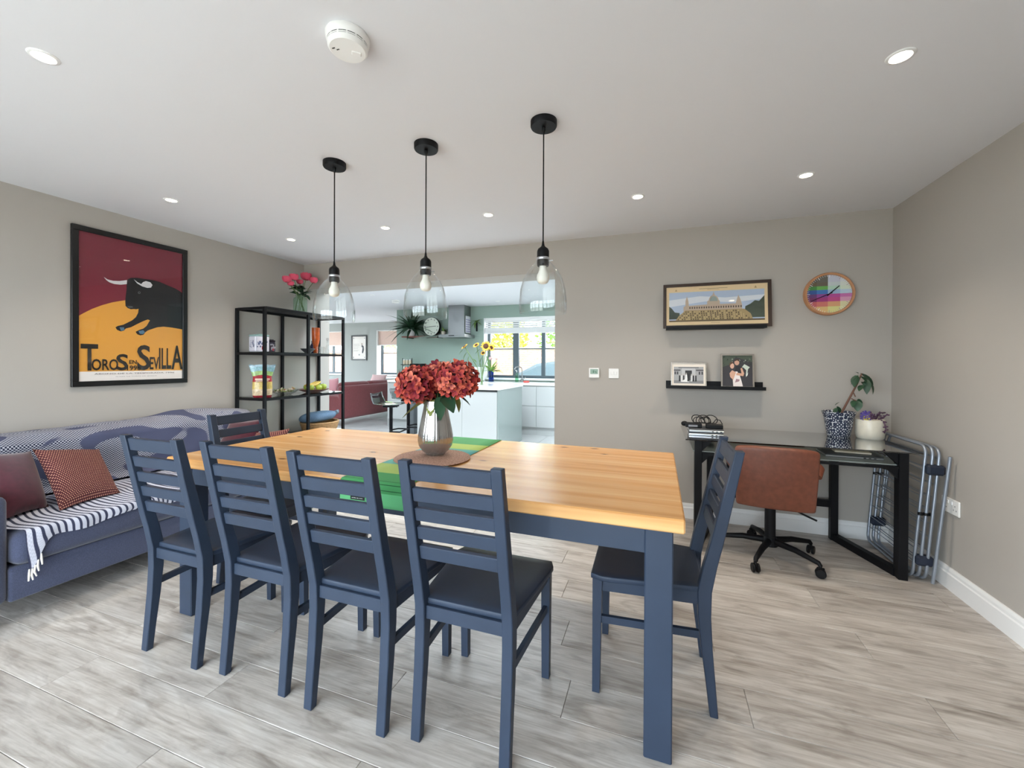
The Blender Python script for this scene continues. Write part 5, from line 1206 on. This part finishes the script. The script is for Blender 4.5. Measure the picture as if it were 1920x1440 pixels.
for y, z in ((3.09, .40), (3.645, .50)):
    for k in range(3):
        x = 1.432+.026*k+.06*z/.8; sub('clip', MB(O).tube([(x, y, z-.008), (x, y, z+.008)], .0125, 8), BLACKP, ca)
# ---------------------------------------------------------------- kitchen
WT = .92
isl = thing('kitchen_island', 'pale grey handleless kitchen island with white stone worktop', 'kitchen island', (-2.75, 5.9, 0)); O = isl.location
ix0, ix1, iy0, iy1 = -3.42, -2.105, 5.365, 6.42
sub('carcass', MB(O).box((ix0+.02, iy0+.022, .10), (ix1-.022, iy1-.02, WT-.05)), UNITD, isl)
sub('plinth', MB(O).box((ix0+.06, iy0+.05, 0), (ix1-.06, iy1-.05, .10)), UNITD, isl)
xs = [ix0, onY(866, 780, iy0).x, ix1-.022]
for a, b in zip(xs, xs[1:]): sub('front_panel', MB(O).box((a+.002, iy0, .0), (b-.002, iy0+.020, WT-.062), c=.001), UNIT, isl)
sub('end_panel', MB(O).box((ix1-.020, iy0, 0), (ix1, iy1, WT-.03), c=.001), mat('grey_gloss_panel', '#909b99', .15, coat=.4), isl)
sub('end_panel', MB(O).box((ix0-.004, iy0+.02, 0), (ix0+.018, iy1, WT-.03), c=.001), UNIT, isl)
sub('worktop', MB(O).box((ix0-.02, iy0-.012, WT-.03), (ix1+.012, iy1+.02, WT), c=.002), STONE, isl)
# run of base cabinets under the window wall
CY = 6.93; bnd = [-5.09, -4.49, -3.89, -3.25, -2.61, -2.01, -1.41, -.80]
cabl = ['at the left end of the run, behind the bar stools', 'second from the left in the run, behind the bin', 'under the extractor hood', 'behind the island, right of the hood', 'just right of the island, left of two seen', 'under the window by the sink, right of the island', 'at the hidden right end of the run']
for k, (a, b) in enumerate(zip(bnd, bnd[1:])):
    cb_ = thing('base_cabinet', 'white gloss base cabinet '+cabl[k], 'cabinet', ((a+b)/2, CY+.3, 0), group='white base cabinets along the kitchen wall'); O = cb_.location
    sub('body', MB(O).box((a+.001, CY+.022, .15), (b-.001, KY-.002, WT-.04)), UNIT, cb_); sub('plinth', MB(O).box((a+.001, CY+.06, 0), (b-.001, KY-.002, .15)), UNIT, cb_)
    if k == 0: sub('end_panel', MB(O).box((a-.018, CY, 0), (a, KY-.002, WT-.04)), UNIT, cb_)
    if k == 0: sub('door', MB(O).box((a+.002, CY, .15), (b-.002, CY+.02, WT-.06), c=.001), UNIT, cb_)
    else:
        for z0, z1 in ((.15, .515), (.520, WT-.06)): sub('drawer_front', MB(O).box((a+.002, CY, z0), (b-.002, CY+.02, z1), c=.001), UNIT, cb_)
tag(MB((-2.9, KY-.3, WT-.04)).box((-5.11, CY-.015, WT-.04), (-.80, KY-.002, WT), c=.002).obj('worktop', STONE), 'white stone worktop running under the kitchen window', 'worktop')
# extractor hood
hd = thing('extractor_hood', 'stainless steel extractor hood with glass canopy on the sage wall', 'extractor hood', (-3.72, 7.3, 1.76)); O = hd.location
sub('chimney', MB(O).box((-3.90, 7.21, 1.82), (-3.548, KY-.002, 2.09)), CHROME, hd); sub('chimney_upper', MB(O).box((-3.895, 7.215, 2.09), (-3.553, KY-.002, HC-.001)), CHROME, hd)
sub('motor_box', MB(O).box((-4.02, 7.04, 1.762), (-3.46, KY-.002, 1.82), c=.002), CHROME, hd)
sub('glass_canopy', MB(O).grid(lambda u, v: (-4.50+1.32*u, 6.96+.295*v, 1.80-.035*(2*u-1)**2), 18, 4), glassy('canopy_glass', (.80, .9, .86), 1.5, 0, 2.), hd, 60); bpy.data.objects[hd.children[-1].name].modifiers.new('t', 'SOLIDIFY').thickness = .008
sub('control_strip', MB(O).box((-3.80, 7.0385, 1.785), (-3.68, 7.0402, 1.797)), BLACKP, hd)
cal = thing('wall_calendar', 'white and purple paper calendar on the side of the hood', 'calendar', (-3.546, 7.37, 1.86)); O = cal.location
sub('sheet', MB(O).box((-3.5475, 7.26, 1.86), (-3.5445, 7.48, 2.19)), mat('white_paper', '#eeeaf2', .7), cal)
m_ = MB(O)
for r_ in range(6):
    for c_ in range(4): m_.box((-3.5444, 7.275+.05*c_, 1.88+.045*r_), (-3.5438, 7.312+.05*c_, 1.905+.045*r_))
sub('printed_boxes', m_, mat('lilac_print', '#a89cc9', .7), cal)
# wall shelf with plant and clock
wsf = thing('wall_shelf', 'reddish wooden shelf on the sage kitchen wall', 'shelf', (-4.55, 7.4, 1.79)); O = wsf.location
sub('board', MB(O).box((-5.02, 7.27, 1.79), (-4.03, KY-.001, 1.815), c=.003), mat('red_brown_wood', '#7d4a40', .5, var=(18., .15)), wsf); sub('bracket', MB(O).box((-4.9, 7.30, 1.775), (-4.88, KY-.001, 1.79)).box((-4.2, 7.30, 1.775), (-4.18, KY-.001, 1.79)), BLACKM, wsf)
kc = thing('mantel_clock', 'round white faced clock with black case on the wooden shelf', 'clock', (-4.355, 7.36, 1.8155)); 
KM = Matrix.Translation((0, 0, .190)) @ Matrix.Rotation(PI/2, 4, 'X')
sub('case', MB().lathe([(0, -.05), (.175, -.05), (.19, -.03), (.19, .02), (.184, .024)], n=40, M=KM), BLACKP, kc, 40); sub('dial', MB().lathe([(0, .022), (.184, .022)], n=40, M=KM), mat('ivory_dial', '#dfe3d6', .5), kc)
m_ = MB()
for k in range(12):
    a = k*PI/6; m_.box((.148*math.sin(a)-.010, -.0240, .19+.148*math.cos(a)-.014), (.148*math.sin(a)+.010, -.0230, .19+.148*math.cos(a)+.014))
sub('hour_marks', m_, mat('grey_numeral', '#8d9088', .6), kc)
for a, L in ((1.5, .11), (-1.68, .15)):
    sub('hand', MB().tube([(0, -.027, .19), (L*math.sin(a), -.027, .19+L*math.cos(a))], .004, 5), BLACKP, kc)
def bush(name, label, potloc, pr, ph, potm, nleaf, L, W, spread, seed, m, group=None):
    p_ = thing('plant_pot', 'pot of the '+label, 'plant pot', potloc) if potm else None
    if p_: sub('pot', MB().lathe([(0, 0), (pr*.7, 0), (pr, ph), (pr*.92, ph), (pr*.85, ph*.85), (0, ph*.85)], n=24), potm, p_, 50)
    b = thing(name, label, 'plant', Vector(potloc)+Vector((0, 0, ph*.86))); rr = random.Random(seed)
    for k in range(nleaf):
        a = rr.uniform(0, 6.28); el_ = rr.uniform(.1, 1.3); mm = leafmesh(L*rr.uniform(.6, 1.1), W*rr.uniform(.7, 1.2), .3, rr.uniform(.3, .9)*spread, 6)
        M = Matrix.Translation((.2*pr*math.cos(a), .2*pr*math.sin(a), 0)) @ orient((math.cos(a)*math.cos(el_), math.sin(a)*math.cos(el_)*.7, math.sin(el_)), 0).to_4x4()
        for v in mm.v: v.xyz = M @ v
        sub('leaf', mm, m, b, 60)
    return p_, b
p_, b_ = bush('shelf_plant', 'bushy dark green plant on the wooden kitchen shelf', (-4.84, 7.37, 1.8155), .085, .15, mat('white_ceramic', '#e9e4e4', .3), 90, .40, .095, 1.1, 21, LEAF); p_['label'] = 'white ceramic pot on the wooden kitchen shelf'
p_, b_ = bush('trailing_plant', 'small pale green plant between clock and hood', (-4.10, 7.39, 1.8155), .05, .09, mat('pale_pot', '#d8cfc0', .4), 14, .13, .045, .9, 22, LEAFL); p_['label'] = 'small beige pot beside the white kitchen clock'
b_['label'] = 'small pale green plant between the white clock and the hood'
hp = thing('hanging_plant', 'sprig of light green plant right of the extractor hood', 'plant', (-3.40, 7.44, 2.02)); rnd = random.Random(2)
sub('hook', MB().box((-.02, .03, -.12), (.0, .068, .06)), BLACKP, hp)
for k in range(14):
    mm = leafmesh(.13, .05, .3, .5); M = Matrix.Translation((0, 0, .06)) @ orient((math.cos(k), math.sin(k)*.5-.2, rnd.uniform(-.5, .8))).to_4x4()
    for v in mm.v: v.xyz = M @ v
    sub('leaf', mm, LEAFL, hp, 60)
# sunflowers on the island
YS = 5.72; sv = onY(904, 724, YS); svc = Vector((sv.x, YS, WT+.0005))
s_v = thing('glass_vase', 'tall clear glass vase of sunflowers on the island', 'vase', svc); sub('body', MB().lathe([(0, 0), (.036, 0), (.037, .01), (.045, .20), (.062, .30), (.059, .30), (.041, .2), (.033, .012), (0, .012)], n=28), GLASS, s_v, 60)
sbq = thing('sunflower_bouquet', 'yellow sunflowers with green stems in the clear vase', 'flowers', svc+Vector((0, 0, .015))); O = sbq.location; rnd = random.Random(8)
SFY = mat('sunflower_petals', '#dda52c', .7, randv=.15); SFC = mat('sunflower_centre', '#4a2c1a', .9, bump=(300., .6))
for (px, py, s, fac) in ((911, 649, .085, (.15, -1, .15)), (871, 650, .066, (-.5, -.5, .8)), (893, 647, .058, (-.2, -.6, .7)), (921, 652, .060, (.8, -.5, .3)), (906, 662, .045, (0, -.8, .6))):
    q = onY(px, py, YS+rnd.uniform(-.06, .06)); F = Vector(fac).to_track_quat('Z', 'Y').to_matrix().to_4x4(); F.translation = q-O
    m_ = MB()
    for k in range(18):
        a = 2*PI*k/18+rnd.uniform(-.1, .1); Rm = F @ Matrix.Rotation(a, 4, 'Z'); L = s*rnd.uniform(.9, 1.1); m_.add([(s*.4, -s*.08, 0), (s*.7, -s*.13, s*.12), (s*.4+L*.62, 0, s*.05), (s*.7, s*.13, s*.12), (s*.4, s*.08, 0)], [(0, 1, 2, 3, 4)], 0, Rm)
    hd_ = sub('flower_head', m_, SFY, sbq); sub('centre', MB().lathe([(s*.48, -.004), (s*.46, .008), (s*.3, .014), (0, .011)], n=18, M=F), SFC, hd_, 60); sub('calyx', MB().lathe([(0, -.02), (s*.5, -.006)], n=12, M=F), STEM, hd_)
    base = svc+Vector((rnd.uniform(-.025, .025), rnd.uniform(-.025, .025), .02)); sub('stem', MB(O).tube([base, Vector((svc.x+(q.x-svc.x)*.25, YS, WT+.28)), q-Vector((fac[0], fac[1], fac[2]))*.012], .006, 6), STEM, sbq, 60)
for a, b, w in (((876, 660), (866, 674), .07), ((880, 668), (876, 681), .08), ((905, 668), (896, 684), .07), ((912, 668), (922, 690), .07), ((886, 673), (894, 678), .05), ((868, 656), (859, 664), .05), ((900, 655), (890, 662), .05)): px_leaf(a, b, w, -.02, .2, mat('sunflower_leaf', '#4f6a3c', .6), sbq, YS)
# things on the worktop by the window
bx1 = onY(921, 700, 7.2).x
bv = lathe_thing('blue_vase', 'blue glass vase on the worktop below the window', 'vase', Vector((bx1, 7.2, WT+.0005)), [(0, 0), (.05, 0), (.052, .01), (.045, .12), (.055, .2), (.05, .2), (.04, .12), (.045, .012), (0, .012)], glassy('blue_glass', (.25, .45, .8), 1.45, 0, 1.2), 24)
_, fb = bush('green_bouquet', 'bunch of pale green foliage and pink blooms in the blue vase', (bx1, 7.2, WT+.02), .05, .20, None, 30, .22, .06, .6, 31, mat('pale_green_foliage', '#9cc06a', .6, randv=.2))
for k in range(8):
    q = Vector((rnd.uniform(-.14, .16), rnd.uniform(-.08, .08), rnd.uniform(.12, .26))); sub('bloom', MB().ball(q, .028, 8, sc_=(1, 1, .7)), mat('pale_pink_bloom', '#e6c3c6', .8), fb, 60); sub('stem', MB().tube([(0, 0, -.15), q*.5, q], .003, 5), STEM, fb)
tpx = onY(979, 700, 7.38).x; tp = thing('kitchen_tap', 'chrome swan neck tap at the sink under the window', 'tap', (tpx, 7.38, WT+.0005))
sub('base', MB().lathe([(.028, 0), (.028, .05), (.018, .06)], n=16, cap=True), CHROME, tp, 40); sub('spout', MB().tube([(0, 0, .05), (0, 0, .22), (-.01, -.01, .265), (-.05, -.05, .285), (-.10, -.08, .27), (-.12, -.09, .23)], .012, 10), CHROME, tp, 60); sub('lever', MB().tube([(.02, 0, .05), (.07, 0, .085)], .007, 8), CHROME, tp, 60)
for px, lab_, mm, hh in ((969, 'clear soap bottle with green soap beside the tap', glassy('soap_green', (.55, .85, .65), 1.4, .1, 1.), .20),):
    c = Vector((onY(px, 700, 7.25).x, 7.25, WT+.0005)); bt = thing('soap_bottle', lab_, 'bottle', c); sub('bottle', MB().lathe([(0, 0), (.03, 0), (.032, .01), (.03, hh*.65), (.012, hh*.8), (.012, hh*.88)], n=18, cap=True), mm, bt, 50); sub('pump', MB().tube([(0, 0, hh*.88), (0, 0, hh*1.05), (-.03, 0, hh*1.07)], .006, 6), PLAST, bt)
sg = Vector((onY(987, 706, 7.12).x, 7.12, WT+.0005)); spg = MB(sg).box(sg+Vector((-.05, -.035, 0)), sg+Vector((.05, .035, .03)), c=.006).obj('sponge', mat('red_sponge', '#d0605a', .9, bump=(200., .4))); tag(spg, 'small red sponge on the worktop near the tap', 'sponge')
ap = Vector((onY(882, 700, 7.2).x, 7.24, WT+.0005)); mw = thing('microwave', 'white countertop appliance with dark door behind the sunflowers', 'microwave', ap)
sub('body', MB().box((-.22, -.17, .006), (.22, .17, .27), c=.008), PLAST, mw); sub('door', MB().box((-.21, -.176, .02), (.09, -.169, .255), c=.003), mat('dark_glass_door', '#24272b', .15), mw); sub('foot', MB().box((-.2, -.15, 0), (-.17, -.12, .006)).box((.17, -.15, 0), (.2, -.12, .006)).box((-.2, .12, 0), (-.17, .15, .006)).box((.17, .12, 0), (.2, .15, .006)), BLACKP, mw)
cx_ = onY(783, 690, 7.2).x; cf = thing('coffee_machine', 'black coffee machine on the worktop behind the hydrangeas', 'coffee machine', (cx_, 7.22, WT+.0005))
sub('body', MB().box((-.10, -.05, 0), (.10, .16, .33), c=.012), BLACKP, cf); sub('head', MB().box((-.10, -.16, .22), (.10, -.05, .33), c=.012), BLACKP, cf); sub('drip_tray', MB().box((-.09, -.16, 0), (.09, -.05, .03), c=.004), CHROME, cf)
rkx = onY(761, 690, 7.2).x; rk = thing('jar_rack', 'small black rack of glass jars on the worktop end', 'jar rack', (rkx, 7.25, WT+.0005))
for z in (.0, .15, .30):
    sub('tray', MB().box((-.11, -.07, z), (.11, .07, z+.012)), BLACKM, rk)
    for k in range(3):
        j_ = sub('jar', MB().lathe([(0, z+.0125), (.026, z+.0125), (.028, z+.09), (.02, z+.10)], (-.07+.07*k, 0, 0), 14), mat('jar_contents', '#c9b79a', .4), rk, 50); sub('lid', MB().lathe([(.022, z+.10), (.022, z+.115), (0, z+.115)], (-.07+.07*k, 0, 0), 14), ALU, j_, 50)
for s in (-1, 1): sub('upright', MB().box((s*.11-.005, -.005, .012), (s*.11+.005, .005, .44)), BLACKM, rk)
# bar stools and bins in front of the run
ACR = glassy('smoked_acrylic', (.55, .56, .58), 1.5, .02, 2.2)
def stool(label, px, dist, seat, first=None):
    d = ray(px, 800); k = dist/d.y; c = Vector((d.x*k, dist, 0)); t_ = thing('bar_stool', label, 'bar stool', c, PI/2+.2, 'smoked acrylic bar stools')
    def sh(u, v):
        a = u*2-1
        if v < .55: t = v/.55; return (a*.20, -.18+.36*t, seat+.012*abs(a)**2-.01*math.sin(PI*t))
        t = (v-.55)/.45; return (a*(.20-.02*t), .18+.055*math.sin(t*PI/2), seat+.012*abs(a)**2+.16*t)
    m_ = MB(); m_.grid(sh, 12, 16); o = sub('seat_shell', m_, ACR, t_, 60); o.modifiers.new('t', 'SOLIDIFY').thickness = .008
    sub('seat_plate', MB().box((-.09, -.09, seat-.04), (.09, .09, seat-.012), c=.004), BLACKM, t_); sub('post', MB().lathe([(.026, .012), (.026, seat-.04)], n=16, cap=True), BLACKM, t_, 50)
    sub('base_plate', MB().box((-.2, -.2, 0), (.2, .2, .012), c=.003), BLACKM, t_); sub('footrest', MB().tube([(-.02, 0, .27), (-.15, -.05, .27), (-.15, -.2, .27), (.15, -.2, .27), (.15, -.05, .27), (.02, 0, .27)], .011, 8), BLACKM, t_, 50)
    sub('lift_lever', MB().tube([(.05, 0, seat-.045), (.16, -.03, seat-.06)], .005, 6), BLACKM, t_)
stool('smoked acrylic bar stool with black post, the left and nearer of two', 733, 5.15, .655); stool('smoked acrylic bar stool with black post, the right and farther of two', 765.5, 5.6, .70)
d = ray(776, 800); k = 6.4/d.y; bc = Vector((d.x*k, 6.4, 0)); bn_ = thing('waste_bin', 'tall dark grey waste bin beside the bar stools', 'bin', bc)
sub('bin_body', MB().box((-.075, -.12, 0), (.075, .12, .62), c=.012), mat('dark_grey_bin', '#585d60', .45), bn_); sub('bin_lid', MB().box((-.08, -.125, .62), (.08, .125, .65), c=.012), mat('charcoal_lid', '#3c4043', .45), bn_)
d = ray(797, 800); k = 6.65/d.y; bc = Vector((d.x*k, 6.65, 0)); bn_ = thing('pedal_bin', 'slim brushed steel pedal bin behind the silver vase', 'bin', bc)
sub('bin_body', MB().lathe([(0, 0), (.082, 0), (.082, .56)], n=28), CHROME, bn_, 50); sub('bin_lid', MB().lathe([(.084, .56), (.084, .60), (.06, .64), (0, .65)], n=28), ALU, bn_, 50)
# venetian blind
vb = thing('venetian_blind', 'white slatted blind raised at the top of the kitchen window', 'blind', ((WX0+WX1)/2, KY+.05, 2.14)); O = vb.location
sub('headrail', MB(O).box((WX0+.02, KY+.03, 2.10), (WX1-.02, KY+.08, 2.145)), WHITE, vb)
for k in range(3): sub('slat', MB(O).box((WX0+.02, KY+.045, 2.064-.042*k), (WX1-.02, KY+.050, 2.094-.042*k)), WHITE, vb)
for k in range(14): sub('slat', MB(O).box((WX0+.02, KY+.03, 1.962-.0065*k), (WX1-.02, KY+.078, 1.9678-.0065*k)), WHITE, vb)
sub('bottom_rail', MB(O).box((WX0+.02, KY+.03, 1.85), (WX1-.02, KY+.078, 1.876), c=.003), WHITE, vb)
for x in (WX0+.15, -2.2, WX1-.15): sub('ladder_cord', MB(O).tube([(x, KY+.029, 1.86), (x, KY+.029, 2.11)], .0025, 5), WHITE, vb)
# ---------------------------------------------------------------- living area
rbm = mat('blush_linen_blind', '#d9bdb0', .9, var=(80., .06))
for (x0, x1, z0, z1), lab_ in zip(LW, ('cream roman blind in the left living room window behind the shelving', 'blush roman blind in the living room window by the sage wall')):
    r_ = thing('roman_blind', lab_, 'blind', ((x0+x1)/2, LY+.1, 1.75)); O = r_.location
    for k in range(3): sub('fold', MB(O).box((x0+.015, LY+.09-.012*k, 1.75+.03*(2-k)), (x1-.015, LY+.10-.012*k, z1-.02)), rbm, r_)
    sub('hem_bar', MB(O).box((x0+.015, LY+.06, 1.742), (x1-.015, LY+.075, 1.765)), WHITE, r_)
pq0, pq1 = onY(658.5, 629, LY-.02), onY(687.5, 675.5, LY-.02)
fp_ = thing('framed_print', 'black framed pale print on the grey living room wall', 'picture', ((pq0.x+pq1.x)/2, LY-.012, pq1.z)); O = fp_.location; x0, x1, z0, z1 = pq0.x, pq1.x, pq1.z, pq0.z
m_ = MB(O)
for a, b in (((x0, z0), (x1, z0+.035)), ((x0, z1-.035), (x1, z1)), ((x0, z0+.035), (x0+.035, z1-.035)), ((x1-.035, z0+.035), (x1, z1-.035))): m_.box((a[0], LY-.025, a[1]), (b[0], LY-.001, b[1]))
sub('frame', m_, MATS['black_frame_lacquer'], fp_)
a0, a1, b0, b1 = x0+.035, x1-.035, z0+.035, z1-.035; W_, H_ = a1-a0, b1-b0
art = [(R4(a0, a1, b0, b1), '#e3dcd6')]+[(U([(cx, cy_), (cx+.07, cy_), (cx+.07, cy_+.05), (cx, cy_+.05)]), '#9a9aa0') for cx in (.06, .87) for cy_ in (.05, .90)]
art += [(U([(.10, y), (.10+w, y), (.10+w, y+.012), (.10, y+.012)]), '#a9a29c') for y, w in ((.66, .42), (.60, .45), (.53, .38), (.46, .34), (.38, .4), (.35, .3))]
art += [(U([(.70, .26), (.80, .26), (.86, .40), (.84, .56), (.74, .62), (.66, .58), (.76, .5)]), '#4a4a50'), (U([(.60, .26), (.72, .26), (.70, .5), (.62, .52)]), '#f2efec'), (U([(.66, .62), (.76, .62), (.76, .70), (.66, .70)]), '#b9a89e'), (U([(.47, .16), (.56, .16), (.56, .22), (.47, .22)]), '#8a8a90')]
flatart('print', fp_, art, lambda p: (p[0], LY-.010, p[1]), (0, -1, 0))
ls_ = thing('living_sofa', 'burgundy sofa in the living area seen from behind', 'sofa', (-6.3, 7.4, 0)); O = ls_.location
lx1, lx0, ly0_, ly1_ = -5.86, -6.85, 6.53, 8.55
soft(sub('base', MB(O).box((lx0, ly0_+.02, .13), (lx1-.06, ly1_-.02, .40)), BURG, ls_), .03)
soft(sub('backrest', MB(O).box((lx1-.17, ly0_, .13), (lx1, ly1_, .80)), BURG, ls_), .07)
for a, b in ((ly0_, ly0_+.17), (ly1_-.17, ly1_)): soft(sub('arm', MB(O).box((lx0, a, .13), (lx1-.05, b, .60)), BURG, ls_), .06)
for k in range(2): soft(sub('back_cushion', MB(O).box((lx1-.36, ly0_+.18+.83*k, .42), (lx1-.12, ly0_+1.0+.83*k, .86)), BURG, ls_), .09)
soft(sub('seat_cushion', MB(O).box((lx0+.01, ly0_+.18, .40), (lx1-.2, ly1_-.18, .50)), BURG, ls_), .04)
for x in (lx0+.08, lx1-.08):
    for y in (ly0_+.08, ly1_-.08): sub('leg', MB(O).lathe([(.016, 0), (.024, .13)], (x, y, 0), 10, cap=True), ALU, ls_, 40)
cushion4('cushion', 'pink round edged cushion on the near arm of the burgundy sofa', ((-6.62, 6.86, .92), (-6.22, 6.80, .95), (-6.20, 6.76, .56), (-6.60, 6.80, .54)), .16, PINK, (1, 1))['group'] = 'pink cushions on the burgundy sofa'
cushion4('cushion', 'pale pink cushion lying at the far end of the burgundy sofa', ((-6.55, 8.30, .98), (-6.15, 8.34, .98), (-6.18, 8.16, .60), (-6.58, 8.10, .60)), .15, mat('pale_pink_velvet', '#ecc9c8', .85), (1, 1))['group'] = 'pink cushions on the burgundy sofa'
sd_ = thing('sideboard', 'grey sideboard with white top under the living room window', 'sideboard', (-6.6, 9.35, 0)); O = sd_.location
sub('cabinet', MB(O).box((-7.0, 9.12, .06), (-5.6, LY-.01, .84)), mat('sage_grey_paint', '#8f9a94', .5), sd_); sub('top', MB(O).box((-7.02, 9.10, .84), (-5.58, LY-.01, .875), c=.004), WHITE, sd_); sub('door', MB(O).box((-6.98, 9.105, .09), (-6.31, 9.119, .81)).box((-6.29, 9.105, .09), (-5.62, 9.119, .81)), MATS['sage_grey_paint'], sd_); sub('foot', MB(O).box((-6.95, 9.15, 0), (-6.88, 9.6, .06)).box((-5.72, 9.15, 0), (-5.65, 9.6, .06)), BLACKP, sd_)
# unlit downlights and a detector in the kitchen ceiling
for px, py, lab_ in ((697, 553, 'small ceiling downlight above the burgundy sofa area'), (933, 565, 'small ceiling downlight above the kitchen window')):
    q = onZ(px, py, HC); o = copy_tree(d0)
    for ch in list(o.children):
        if ch.type == 'LIGHT': bpy.data.objects.remove(ch)
        elif ch.name.startswith('lens'): ch.data = ch.data.copy(); ch.data.materials[0] = PLAST
    o.location = (q.x, q.y, HC); o['label'] = lab_; o['group'] = 'kitchen ceiling downlights'
q = onZ(742, 563, HC); o = copy_tree(sa); o.location = (q.x, q.y, HC); o['label'] = 'white smoke detector on the kitchen ceiling'
